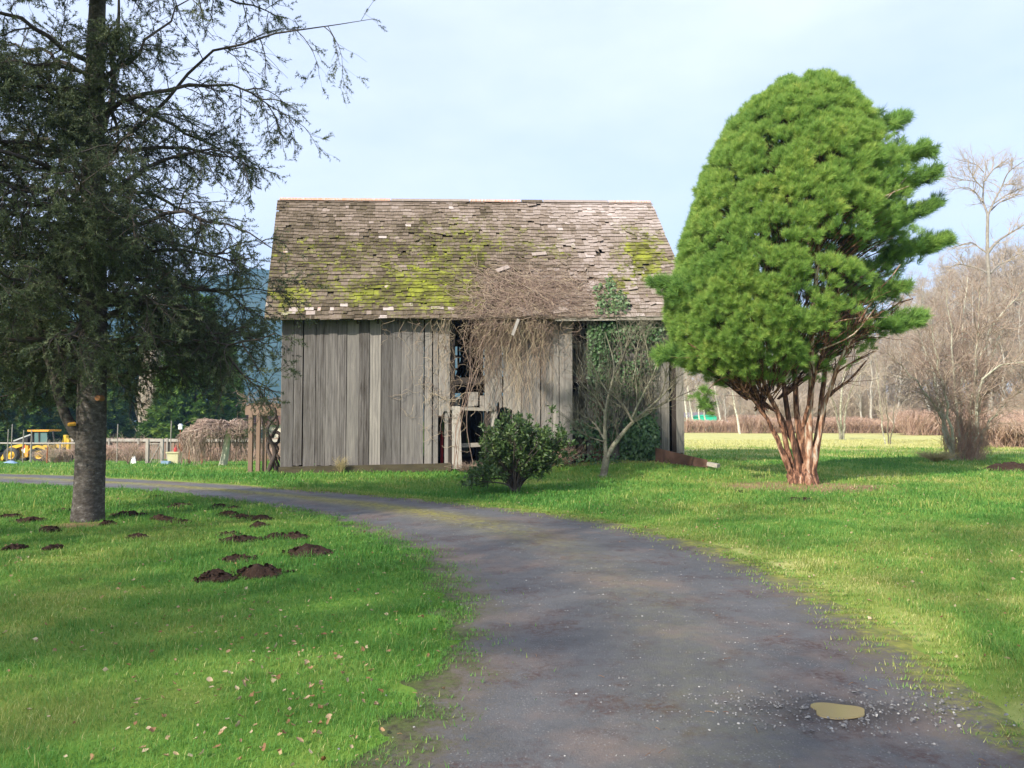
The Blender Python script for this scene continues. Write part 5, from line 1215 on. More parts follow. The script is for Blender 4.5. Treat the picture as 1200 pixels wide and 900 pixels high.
    m = MB(); PR(m, [(65, 519), (74, 523), (74, 526), (65, 524)], -.2, .2, .6); PR(m, [(73, 524), (76, 510), (79, 510.5), (78, 525)], -.18, .18, .7); PR(m, [(76, 510), (82, 516), (81, 534), (78.5, 534), (79, 518)], -.15, .15, .6); m.build('digger_arm', M['yellow'], root, b)
    m = MB(); PR(m, [(76, 533), (83, 532), (84, 539), (79, 541)], -.3, .3, .4); m.build('digger_bucket', M['black'], root, b)
backhoe()

# ------------------------------------------------------------------ far house left of the barn, green shed on the right
hb = at(318, 82); hr = thing('house', 'low cream house with brown roof far beyond the arbor', 'house', tuple(hb))
xa, xb = X(268, 82), X(372, 82); m = MB(); z0_, z1_ = hb[2], P(0, 497, 82)[2]; m.box(((xa + xb) / 2, 85, (z0_ + z1_) / 2), (xb - xa, 6, z1_ - z0_), .6); m.build('wall', M['cream'], hr, hb)
m = MB(); zr = P(0, 478, 82)[2]; q = A([[xa - .5, 81.5, z1_ - .05], [xb + .5, 81.5, z1_ - .05], [xb + .5, 85, zr], [xa - .5, 85, zr], [xa - .5, 88.5, z1_ - .05], [xb + .5, 88.5, z1_ - .05]])
m.add(np.vstack([q, q + [0, 0, .18]]), [[0, 1, 2, 3], [3, 2, 5, 4], [6, 9, 8, 7], [9, 10, 11, 8], [0, 6, 7, 1], [4, 5, 11, 10], [0, 3, 9, 6], [3, 4, 10, 9], [1, 7, 8, 2], [2, 8, 11, 5]], .35, flat=True); m.build('roof', M['wood_red'], hr, hb)
for px_ in (283, 305, 352):
    m = MB(); q = P(px_, 508, 82); m.box((q[0], 81.96, q[2]), (1.15, .12, 1.25), .8); wo = m.build('window', M['white'], hr, hb)
    m = MB(); m.box((q[0], 81.88, q[2]), (.85, .06, .95), .4); m.build('pane', M['glass'], wo, hb)
SD_ = 112.0
sh = at(818, SD_); sr = thing('shed', 'turquoise green shed with grey roof behind the bare trees', 'shed', tuple(sh))
m = MB(); xa, xb = X(818, SD_), X(839.5, SD_); za = float(h(xa, SD_)); zt_ = P(0, 488, SD_)[2]; zc = P(0, 486, SD_)[2]
m.hexa([(xa, SD_, za), (xb, SD_, za), (xb, SD_ + 4, za), (xa, SD_ + 4, za), (xa, SD_, zt_), (xb, SD_, zt_), (xb, SD_ + 4, zt_), (xa, SD_ + 4, zt_)], .5); m.build('wall', M['green'], sr, sh)
m = MB(); xc_ = X(826, SD_); m.hexa([(xa - .2, SD_ - .1, zt_), (xb + .2, SD_ - .1, zt_), (xb + .2, SD_ + 4.1, zt_), (xa - .2, SD_ + 4.1, zt_), (xc_ - .1, SD_ - .1, zc), (xc_ + .5, SD_ - .1, zc), (xc_ + .5, SD_ + 4.1, zc), (xc_ - .1, SD_ + 4.1, zc)], .6); m.build('gable', M['green'], sr, sh)
m = MB(); m.hexa([(X(800, SD_), SD_ + 4.3, P(0, 489, SD_)[2]), (X(846, SD_), SD_ + 4.3, P(0, 490, SD_)[2]), (X(848, SD_), SD_ + 9, P(0, 484, SD_)[2]), (X(802, SD_), SD_ + 9, P(0, 484, SD_)[2]),
                  (X(800, SD_), SD_ + 4.3, P(0, 487.5, SD_)[2]), (X(846, SD_), SD_ + 4.3, P(0, 488.5, SD_)[2]), (X(848, SD_), SD_ + 9, P(0, 482.5, SD_)[2]), (X(802, SD_), SD_ + 9, P(0, 482.5, SD_)[2])], .5); m.build('roof', M['slate'], sr, sh)
for px_ in (802, 845): m = MB(); b_ = ground(X(px_, SD_), SD_ + 6.5); m.beam(b_, b_ + [0, 0, P(0, 485.5, SD_)[2] - b_[2]], .2, .2, .4); m.build('post', M['fence'], sr, sh)
m = MB(); xa, xb = X(801, SD_), X(817, SD_); m.hexa([(xa, SD_ - .5, za), (xb, SD_ - .5, za), (xb, SD_ + 1, za), (xa, SD_ + 1, za), (xa, SD_ - .5, P(0, 492.5, SD_)[2]), (xb, SD_ - .5, P(0, 491, SD_)[2]), (xb, SD_ + 1, P(0, 491, SD_)[2]), (xa, SD_ + 1, P(0, 492.5, SD_)[2])], .5)
tag(m.build('green_fence', M['green'], None, (xa, SD_, za)), 'low turquoise green panel joining the left side of the shed', 'fence')
for px_, wd, yt, mt, nm, lb, ct in ((828, 5, 492, 'white', 'water_tank', 'small white tank in front of the green shed', 'tank'), (844.5, 6, 492, 'cream', 'storage_drum', 'cream coloured drum right of the green shed', 'drum'), (854, 7, 493, 'blue', 'storage_drum', 'blue drum right of the cream drum beyond the field', 'drum')):
    dp = SD_ - 3.5; b_ = at(px_, dp); hh = P(0, yt, dp)[2] - b_[2]; rr = wd / 2 / F_PX * dp; m = MB(); lathe(m, b_, (0, 0.0001, 1), [(.01, 0), (rr * .95, 0), (rr, hh * .06), (rr, hh * .3), (rr * 1.05, hh * .33), (rr, hh * .36), (rr, hh * .64), (rr * 1.05, hh * .67), (rr, hh * .7), (rr, hh * .95), (rr * .9, hh), (.01, hh)], 18, .6); tag(m.build(nm, M[mt], None, tuple(b_)), lb, ct)

# ------------------------------------------------------------------ background trees
def conifer_proto(seed, H=15.0, W=3.6, n=2600, shape=0.85):
    r = np.random.default_rng(seed); root = thing('conifer_tree', '', 'tree'); T = MB()
    trunk_mesh(T, np.stack([np.zeros(14), np.zeros(14), np.linspace(-.2, H, 14)], 1), np.linspace(.32, .02, 14), 9, .1, r); T.build('trunk', M['bark_spruce'], root)
    z = H * (1 - (1 - r.random(n)) ** 0.5 * 0.97) if shape > 1 else H * (0.02 + 0.97 * (1 - np.sqrt(r.random(n))))
    az = r.uniform(0, 6.283, n); env = W * (1 - z / H) ** shape * (0.72 + 0.55 * fbm(az * 1.6 + seed, z * .9, 3)) + .12
    k = r.uniform(.35, 1, n) ** .6; p = np.stack([env * k * np.cos(az), env * k * np.sin(az), z], 1); o = np.stack([np.cos(az), np.sin(az), np.zeros(n)], 1)
    spray = [needle_brush(30, .42, .11, r, 48, .55, .05) for _ in range(4)]; nd = MB(); w_ = r.integers(0, 4, n); d = unit(o + A([0, 0, .05]) + r.normal(size=(n, 3)) * .4); tn = .45 + .35 * (fbm(az * 2.2, z * .8 + seed, 3) - .5) * 2 + r.normal(size=n) * .1
    for i in range(4):
        s_ = w_ == i; nd.stamp(spray[i][0], spray[i][1], frames(d[s_], r.uniform(0, 6, s_.sum())), p[s_], tn[s_], 0, r.uniform(.7, 1.3, s_.sum()), spray[i][2])
    nd.build('crown', M['needle_dark'], root); return root
CP = [conifer_proto(91, shape=.8), conifer_proto(92, W=4.4, shape=.62), conifer_proto(93, W=3.0, shape=.95)]
used = set()
def place(proto, xy, scale, label, group=None, rz=0.0, z=None):
    o = proto if proto.name not in used else copy_tree(proto)
    used.add(o.name)
    o.location = (xy[0], xy[1], float(h(xy[0], xy[1])) if z is None else z); o.rotation_euler = (0, 0, rz); o.scale = scale
    o['label'] = label
    if group: o['group'] = group
    return o
rt_ = np.random.default_rng(101)
for k, (px_, dp, ty, wp, lb) in enumerate([(-45, 80, 290, 135, 'dark green conifer at the far left edge, half out of frame'), (14, 84, 352, 118, 'broad dark conifer behind the yellow backhoe'), (66, 92, 372, 92, 'dark conifer behind the backhoe cab, left of the spruce trunk'),
        (118, 88, 398, 84, 'green conifer just right of the spruce trunk'), (146, 98, 388, 70, 'dark conifer left of the brown poplar'), (231, 80, 338, 112, 'pointed sunlit green conifer right of the brown poplar'),
        (266, 92, 392, 62, 'smaller bluish conifer behind the weeping tree'), (208, 96, 400, 60, 'conifer seen between the poplar and the pointed conifer'), (92, 104, 385, 70, 'farthest dark conifer directly behind the spruce trunk')]):
    b_ = at(px_, dp); H_ = P(px_, ty, dp)[2] - b_[2]; sc = H_ / 15; W_ = wp / F_PX * dp / 2
    place(CP[(0, 1, 0, 2, 1, 0, 2, 1, 0)[k]], b_[:2], (W_ / 3.7, W_ / 3.7, sc), lb, rz=k * 1.3)
def poplar():
    r = np.random.default_rng(111); D = 84.0; b = at(178, D); H_ = P(0, 312, D)[2] - b[2]; root = thing('poplar_tree', 'tall columnar leafless poplar, pale brown, between dark conifers', 'tree', tuple(b)); n = 130; K = 12
    T = MB(); trunk_mesh(T, np.stack([np.full(10, b[0]), np.full(10, D), b[2] + np.linspace(-.1, H_ * .9, 10)], 1), np.linspace(.5, .05, 10), 9, .2, r, .6); T.build('trunk', M['bark_grey'], root, b)
    az = r.uniform(0, 6.283, n); z0 = np.where(np.arange(n) < 80, r.uniform(.0, .06, n), r.uniform(.1, .62, n)) * H_; ln = r.uniform(.30, .60, n) * H_; ln = np.minimum(ln, H_ * 1.02 - z0); w0 = r.uniform(.5, 1.7, n); pts = []
    for k in range(K):
        t = k / (K - 1); rr = w0 * np.sin(min(t * 5.0, 1.5)) * (1 - .35 * t); pts.append(np.stack([b[0] + np.cos(az) * rr, D + np.sin(az) * rr, b[2] + z0 + ln * t], 1) + r.normal(size=(n, 3)) * .05)
    Q = np.stack(pts, 1); RR = np.repeat(np.linspace(.06, .015, K)[None], n, 0); m = MB(); m.tubes(Q, RR, 4, np.clip(.70 + r.normal(size=n) * .15, 0, 1)); q2, r2 = spawn(Q, RR, 14, 2.2, r, .1, 1, (10, 28), .5, 5, .08, .05, .022, .5, .3); m.tubes(q2, r2, 3, np.clip(.6 + r.normal(size=len(q2)) * .15, 0, 1)); m.build('crown', M['twig_pink'], root, b)
poplar()
def bare_proto(seed, H=17.0, style=0, name='bare_tree', fine=.013):
    r = np.random.default_rng(seed); root = thing(name, '', 'tree'); T = MB(); K = 14; z = np.linspace(-.2, H * .92, K)
    tp = np.stack([np.cumsum(r.normal(size=K) * .13), np.cumsum(r.normal(size=K) * .13), z], 1); tp -= tp[0] * [1, 1, 0]; tr = np.linspace(.17 if style else .22, .03, K); trunk_mesh(T, tp, tr, 8, .1, r, .72)
    P1, R1 = spawn(tp[None], tr[None], 22, .38 * H, r, .22, 1, (28, 58), .15, 8, .13, .05, .075, .25, .6); T.tubes(P1, R1, 5, .66); T.build('trunk', M['bark_grey'], root)
    P2, R2 = spawn(P1, R1, 9, lambda L: .42 * L, r, .2, 1, (25, 60), .15, 6, .18, .04, .028, .4, .4); P3, R3 = spawn(P2, R2, 8, lambda L: .48 * L + .15, r, .15, 1, (25, 65), .1, 5, .2, .02, fine, .6, .3); P4, R4 = spawn(P3, R3, 4, lambda L: .5 * L + .1, r, .2, 1, (25, 60), .1, 3, .2, 0, fine * .8, .7, .3)
    m = MB(); m.tubes(P2, R2, 4, .6)
    m.tubes(P3, R3, 3, np.clip(.48 + r.normal(size=len(P3)) * .15, 0, 1)); m.tubes(P4, R4, 3, np.clip(.42 + r.normal(size=len(P4)) * .15, 0, 1)); m.build('crown', M['twig_pink'], root); return root
BP = [bare_proto(121), bare_proto(122, style=1), bare_proto(123), bare_proto(124, style=1)]
# the leafless wood beyond the right-hand field
nwood = 0
# tall leafless trees behind the photographer: they dapple the lawn and the drive
for k, (x_, y_, H_) in enumerate([(-20.0, -5.0, 18), (-16.5, -9.5, 20), (-11.0, -12.0, 19)]):
    place(BP[k % 4], (x_, y_), (H_ / 17 * 1.15, H_ / 17 * 1.15, H_ / 17), 'tall leafless tree standing behind the viewpoint', 'bare trees behind the viewpoint', rz=k * 2.1)
for row, (dp0, dp1, n) in enumerate([(108, 122, 30), (124, 145, 44), (148, 190, 60)]):
    for k in range(n):
        px_ = 795 + (k + rt_.uniform(.1, .9)) / n * 470; dp = rt_.uniform(dp0, dp1)
        ty = np.interp(px_, [795, 850, 950, 1030, 1080, 1130, 1210, 1270], [425, 408, 395, 372, 345, 322, 300, 290]) + rt_.normal() * 14 + (10 if row == 0 else 0)
        b_ = at(px_, dp); H_ = max(7.0, P(px_, ty, dp)[2] - b_[2]); s_ = H_ / 17
        place(BP[rt_.integers(0, 4)], b_[:2], (s_ * rt_.uniform(.85, 1.15), s_ * rt_.uniform(.85, 1.15), s_), 'grey leafless tree in the wood beyond the far field', 'bare trees of the far wood', rz=rt_.uniform(0, 6)); nwood += 1
UB = proto_bush('understory_bush', 'leafless twiggy bush in the understory of the far wood', at(880, 125), np.random.default_rng(777), 60, 5.0, 2.6, 'twig_pink', .03, 'understory bushes of the far wood', 16, .5)
for k in range(70):
    px_ = 800 + (k + rt_.uniform(0, 1)) / 70 * 440; dp = rt_.uniform(108, 150); b_ = at(px_, dp)
    if abs(px_ - 823) < 26 and dp < 122: dp = 135; b_ = at(px_, dp)
    o = copy_tree(UB); o.location = tuple(b_); o.rotation_euler = (0, 0, rt_.uniform(0, 6)); s_ = rt_.uniform(.7, 1.5); o.scale = (s_, s_, s_)
# slim pale trunks in front of the green shed
for k, (px_, ty, dp) in enumerate([(807, 452, 100), (814.5, 462, 103), (823, 470, 101), (829, 472, 106), (847, 458, 98), (866, 470, 88)]):
    r = np.random.default_rng(300 + k); b_ = at(px_, dp); rt2 = thing('slim_tree', ['slim pale leafless tree nearest the barn, before the shed', 'slim pale leaning tree left of the shed gable', 'slim pale tree crossing the shed gable', 'slim pale tree over the white tank', 'slim pale leaning tree beside the cream drum', 'slim pale sapling in the field right of the drums'][k], 'tree', tuple(b_))
    H_ = (P(px_, ty, dp)[2] - b_[2]) * 1.5; tp = np.stack([b_[0] + np.linspace(0, -1, 12) * (.9 if k != 4 else 1.3) + np.cumsum(r.normal(size=12) * .04), np.full(12, dp), b_[2] + np.linspace(-.1, H_, 12)], 1); rr = np.linspace(.14, .04, 12); m = MB(); trunk_mesh(m, tp, rr, 8, .1, r, .95); m.build('trunk', M['bark_lichen'], rt2, b_)
    P1, R1 = spawn(tp[None], rr[None], 16, .3 * H_, r, .45, 1, (30, 60), .3, 6, .15, .05, .03, .3, .4); P2, R2 = spawn(P1, R1, 9, .8, r, .2, 1, (25, 60), .1, 4, .2, 0, .014, .6, .3); m = MB(); m.tubes(P1, R1, 4, .7); m.tubes(P2, R2, 3, .5); m.build('crown', M['twig_pink'], rt2, b_)
bramble('bramble_thicket', 'low brown bramble bank along the field edge below the green shed', 796, 872, 96, 1.4, 1.3, 800, 'brush', rt_, rad=.018)
bramble('bramble_thicket', 'brown bramble bank behind the peeling conifer trunks', 866, 962, 92, 1.9, 1.5, 1100, 'brush', rt_, rad=.018)
bramble('bramble_thicket', 'brown bramble bank right of the conifer, behind the sapling', 955, 1075, 92, 1.7, 1.5, 1200, 'brush', rt_, rad=.018)
bramble('brush_heap', 'large heap of reddish brown brushwood at the right edge of the field', 1148, 1260, 46, 2.0, 1.4, 1500, 'brush', rt_, 'brush heap', rad=.014, tint=.6)
bramble('bramble_thicket', 'dry undergrowth at the foot of the bare wood', 1060, 1160, 80, 2.4, 1.5, 900, 'brush', rt_, rad=.016)

# tall bare tree standing above the wood at the right
def tall_bare():
    r = np.random.default_rng(131); D = 70.0; z = lambda a, c: (1040 + a / 5.29, 160 + c / 5.29); b = at(1163, D)
    root = thing('bare_tree', 'tallest leafless tree, a lone forked trunk rising above the wood at right', 'tree', tuple(b))
    L_ = [([(640, 1850), (632, 900), (615, 700), (622, 480)], .25, .13), ([(622, 485), (590, 400), (595, 300), (622, 140)], .11, .03), ([(622, 490), (660, 400), (720, 290), (740, 220), (850, 150)], .10, .03), ([(625, 850), (590, 825), (500, 800), (430, 785), (335, 850)], .09, .025),
          ([(635, 850), (680, 800), (740, 770), (850, 705)], .12, .04), ([(622, 720), (660, 670), (700, 635), (860, 540)], .15, .05), ([(615, 720), (570, 690), (520, 650), (390, 695)], .08, .02), ([(590, 405), (550, 350), (500, 312), (385, 330)], .08, .02),
          ([(592, 320), (540, 270), (515, 215), (490, 190)], .07, .02), ([(540, 278), (470, 268), (390, 245)], .045, .015), ([(645, 455), (690, 410), (830, 355)], .08, .02), ([(660, 415), (740, 360), (850, 312)], .07, .02), ([(597, 280), (660, 200), (740, 140)], .07, .02), ([(597, 220), (560, 180), (530, 165), (420, 140)], .05, .015), ([(715, 300), (760, 295), (830, 300)], .05, .015)]
    T = MB(); PP, RR = [], []
    for i, (q, r0, r1) in enumerate(L_):
        path = ptpath([z(*k) for k in q], D, r, 0.0 if i == 0 else .7, 12); rr = np.linspace(r0, r1, 12); T.tubes(path[None], rr[None], 8, .45)
        if i: PP.append(path); RR.append(rr)
    T.build('trunk', M['bark_grey'], root, b); P2, R2 = spawn(np.stack(PP), np.stack(RR), 14, 2.6, r, .2, 1, (30, 65), .2, 7, .16, .04, .035, .3, .4); P3, R3 = spawn(P2, R2, 8, 1.0, r, .2, 1, (25, 60), .1, 5, .2, .02, .014, .5, .3)
    m = MB(); m.tubes(P2, R2, 4, .45); m.tubes(P3, R3, 3, .4); m.build('crown', M['twig_pink'], root, b)
tall_bare()
def clump_tree(name, label, b, r, stems, n2, mat, twmat, thick=0):
    root = thing(name, label, 'tree', tuple(b)); T = MB(); PP = []
    RR = []
    for q, r0, r1 in stems:
        path = interp_path(A(q), 14); path[1:-1] += r.normal(size=(12, 3)) * .035; PP.append(path); RR.append(np.linspace(r0, r1, 14))
    PP = np.stack(PP); RR = np.stack(RR); T.tubes(PP, RR, 8, np.clip(.55 + r.normal(size=len(PP)) * .12, 0, 1)); T.build('trunk', M[mat], root, b)
    P2, R2 = spawn(PP, RR, n2, 1.9, r, .25, 1, (25, 65), .15, 8, .16, .02, .022, .3, .4); P3, R3 = spawn(P2, R2, 8, .85, r, .15, 1, (25, 65), .1, 5, .2, 0, .010, .5, .3); P4, R4 = spawn(P3, R3, 3, .4, r, .2, 1, (25, 60), .1, 4, .2, 0, .006, .7, .3)
    m = MB(); m.tubes(P2, R2, 4, .72); m.tubes(P3, R3, 3, np.clip(.55 + r.normal(size=len(P3)) * .15, 0, 1)); m.tubes(P4, R4, 3, np.clip(.45 + r.normal(size=len(P4)) * .15, 0, 1)); m.build('crown', M[twmat], root, b)
    if thick:
        m = MB(); n = thick; K = 8; az = r.uniform(0, 6.283, n); o_ = r.uniform(.1, 1.0, n); hh = r.uniform(.5, 2.6, n); pts = []
        for k in range(K):
            t = k / (K - 1); pts.append(np.stack([b[0] + o_ * 1.05 * np.cos(az) * (.7 + .35 * t), b[1] + o_ * .8 * np.sin(az) * (.7 + .35 * t), b[2] + hh * t], 1) + r.normal(size=(n, 3)) * .07)
        Q = np.stack(pts, 1); m.tubes(Q, np.full((n, K), .006), 3, np.clip(.35 + r.normal(size=n) * .15, 0, 1)); q2, r2 = spawn(Q, np.full((n, K), .006), 5, .5, r, .2, 1, (30, 70), .1, 4, .2, 0, .005, .8, .2); m.tubes(q2, r2, 3, .35); m.build('undergrowth', M['brush'], root, b)
    return root
rr_ = np.random.default_rng(141); D = 30.0; b = at(1130, D)
stems = []
for px_ in ([(1114, 541), (1103, 505), (1090, 450), (1062, 390)], [(1118, 541), (1112, 500), (1096, 440), (1080, 370)], [(1124, 541), (1120, 490), (1112, 430), (1106, 350)], [(1128, 540), (1140, 480), (1148, 420), (1152, 345)], [(1135, 541), (1142, 500), (1146, 440), (1175, 380), (1215, 350)],
            [(1136, 541), (1140, 490), (1130, 440), (1110, 425), (1062, 433)], [(1138, 541), (1147, 495), (1150, 450), (1180, 432), (1230, 430)], [(1142, 541), (1150, 490), (1165, 430), (1190, 385)], [(1120, 541), (1100, 490), (1060, 450), (1022, 420)], [(1130, 541), (1125, 470), (1128, 400), (1135, 335)], [(1140, 541), (1160, 500), (1195, 470), (1225, 455)]):
    dj = rr_.uniform(-1.6, 1.6); stems.append(([P(1130 + (a - 1130) * .84, c - max(0, 541 - c) * .06, D + dj * t) for (a, c), t in zip(px_, np.linspace(0, 1, len(px_)))], rr_.uniform(.055, .088), .012))
    stems[-1][0][0][2] = float(h(*stems[-1][0][0][:2])) - .05
clump_tree('multi_stem_tree', 'big leafless many-stemmed tree with lichen bark on the right lawn', b, rr_, stems, 26, 'bark_pale', 'twig', 230)
D = 50.0; b = at(1040, D); stems = []
for px_ in ([(1038, 520), (1033, 495), (1030, 460), (1026, 415)], [(1041, 520), (1040, 490), (1036, 450), (1040, 405)], [(1043, 520), (1047, 495), (1049, 465), (1055, 425)]):
    stems.append(([P(a, c, D + rr_.uniform(-.5, .5)) for a, c in px_], .045, .010)); stems[-1][0][0][2] = float(h(*stems[-1][0][0][:2])) - .05
clump_tree('sapling', 'young leafless pale sapling with three thin stems in the field', b, rr_, stems, 7, 'bark_lichen', 'twig_pink')
D = 62.0; stems = []; b = at(985, D)
for px_ in ([(985, 511), (980, 480), (968, 450), (950, 430)], [(988, 511), (992, 470), (1005, 440), (1020, 425)], [(986, 511), (985, 470), (990, 420), (992, 385)]):
    stems.append(([P(a, c, D + rr_.uniform(-1, 1)) for a, c in px_], .10, .02)); stems[-1][0][0][2] = float(h(*stems[-1][0][0][:2])) - .05
clump_tree('bare_tree', 'spreading leafless tree seen just right of the conifer trunks', b, rr_, stems, 12, 'bark_lichen', 'twig_pink')
# ------------------------------------------------------------------ molehills and clods
def heap(b, rx, ry, H_, r, mat='soil', flat=False):
    n, k = 40, 12; V = []; aa = np.linspace(0, 2 * math.pi, n, endpoint=False); sd_ = r.uniform(0, 90)
    edge = 1.05 + .75 * (fbm(np.cos(aa) * 1.6 + sd_, np.sin(aa) * 1.6, 3) - .5) * 2
    m = MB(); rows = []
    for i in range(k + 1):
        t = i / k; xx = b[0] + rx * edge * t * np.cos(aa); yy = b[1] + ry * edge * t * np.sin(aa)
        prof = (1 - t ** 2.6) * H_ * .85 * (.25 + 1.35 * fbm(xx * 6.5 + sd_, yy * 6.5, 3)); bumps = .030 * (fbm(xx * 34 + sd_, yy * 34, 3) - .5) * (1 if t < .98 else 0) + .012 * (fbm(xx * 90, yy * 90 + sd_, 2) - .5)
        rows.append(np.stack([xx, yy, h(xx, yy) + prof + bumps + (.012 if t < .97 else -.02)], 1))
    Pg = np.stack(rows); Pg = np.concatenate([Pg, Pg[:, :1]], 1); m.grid(Pg[:, ::-1], .4 + .3 * (fbm(Pg[..., 0][:, ::-1] * 20, Pg[..., 1][:, ::-1] * 20, 2) - .5))
    nc = int(60 * rx / .3) + 14; a = r.uniform(0, 6.283, nc); q = r.uniform(.3, 1.35, nc); x = b[0] + rx * q * np.cos(a); y = b[1] + ry * q * np.sin(a)
    zc = h(x, y) + np.clip(1 - q ** 1.7, 0, 1) * H_ * .8 + .012; m.stamp(MV * [1, 1, .8], MF, frames(rdir(nc, r), r.uniform(0, 6, nc)), np.stack([x, y, zc], 1), r.uniform(.2, .7, nc), 0, r.uniform(.008, .034, nc))
    return m
rm = np.random.default_rng(151)
HILLS = [(11, 606, 24, .06, 'flat dark molehill at the left edge level with the spruce foot'), (34, 611, 34, .08, 'low dark molehill just left of the spruce foot'), (75, 599, 14, .05, 'small dark molehill tucked left behind the spruce trunk'),
         (58, 623, 26, .10, 'dark molehill in front and left of the spruce foot'), (17, 643, 22, .07, 'small dark molehill near the left edge, nearest the viewer there'), (64, 643, 20, .05, 'faint crumbly molehill in the grass below the spruce'),
         (126, 615, 18, .10, 'small dark molehill against the right foot of the spruce'), (150, 604, 34, .10, 'dark molehill with a long tail right of the spruce'), (161, 630, 22, .07, 'lone small dark molehill below and right of the spruce'),
         (184, 583, 14, .05, 'tiny dark molehill near the drive edge, farthest of all'), (210, 594, 30, .09, 'dark low molehill by the drive, behind the twin heap'), (190, 610, 26, .13, 'taller left heap of a dark twin molehill'), (210, 613, 24, .07, 'lower right heap of a dark twin molehill'),
         (256, 595, 20, .10, 'small peaked molehill beside the drive edge'), (274, 596, 16, .04, 'thin scattered soil patch beside the drive edge'), (268, 604, 24, .12, 'first dark heap in the row along the drive'), (284, 607, 22, .08, 'middle dark heap in the row along the drive'), (304, 609, 28, .10, 'last dark heap in the row along the drive'),
         (304, 617, 18, .10, 'small dark heap in front of the row along the drive'), (268, 627, 26, .04, 'thin grassy molehill left of the paired heaps'), (280, 634, 42, .09, 'wide low molehill left of the paired heaps'), (325, 631, 24, .11, 'left heap of the pair right of the wide molehill'), (344, 631, 30, .13, 'right heap of the pair right of the wide molehill'),
         (360, 649, 54, .15, 'large rounded reddish brown molehill, rightmost on the lawn'), (279, 656, 38, .05, 'flat grassy molehill above the biggest one'), (252, 680, 42, .14, 'low left part of the biggest molehill, nearest the viewer'), (304, 674, 62, .19, 'biggest and tallest dark molehill, nearest the viewer'),
         (937, 586, 30, .06, 'flat dark clod of soil in front of the conifer trunk'), (868, 577, 12, .04, 'tiny dark clod left of the conifer trunk')]
for px_, py_, wd, H_, lb in HILLS:
    b = G(px_, py_); rx = wd / 2 / F_PX * b[1] * .92; m = heap(b, rx, max(rx * .85, .12), H_ * .65, rm)
    tag(m.build('molehill', M['soil'], None, tuple(b), smooth=False), lb, 'molehill')
b = G(1193, 551); m = heap(b, .9, .7, .26, rm); tag(m.build('soil_heap', M['soil'], None, tuple(b)), 'heap of dark soil and sticks at the right edge by the many-stemmed tree', 'soil heap')
proto_bush('dry_grass_tuft', 'tuft of dry straw-coloured grass at the foot of the barn boards', F(upx(402), -.35, BO[2] + .02), rf, 90, .55, .28, 'straw', .004, twigs=3, tint=.6, cat='grass tuft')
proto_bush('dry_grass_tuft', 'straw-coloured grass tuft at the foot of the many-stemmed tree', at(1096, 29.2), rf, 260, .45, .9, 'straw', .006, twigs=2, tint=.6, cat='grass tuft')
proto_bush('dry_fern', 'brown dead fern and twigs at the barn foot right of the shrub', ground(*F(upx(655), -.5, 0)[:2]), rf, 110, .7, .9, 'brush', .006, twigs=5, tint=.45, cat='fern')
proto_bush('dry_fern', 'brown dead stems on the ground below the barn doorway', ground(*F(upx(548), -.35, 0)[:2]), rf, 110, .35, .8, 'vine', .006, twigs=5, tint=.55, cat='fern')
m = MB(); q = F(upx(518.5), 1.0, 0); m.tubes(A([[q[0], q[1], .1], [q[0], q[1], 1.1]])[None], A([[.05, .05]]), 12, .5, 0, cap=True); m.tubes(A([[q[0], q[1], 1.1], [q[0], q[1], 1.25]])[None], A([[.03, .02]]), 10, .4, 0, cap=True)
tag(m.build('gas_bottle', M['redpaint'], None, (q[0], q[1], .1)), 'red cylinder glimpsed inside the dark barn through the narrow gap', 'cylinder')

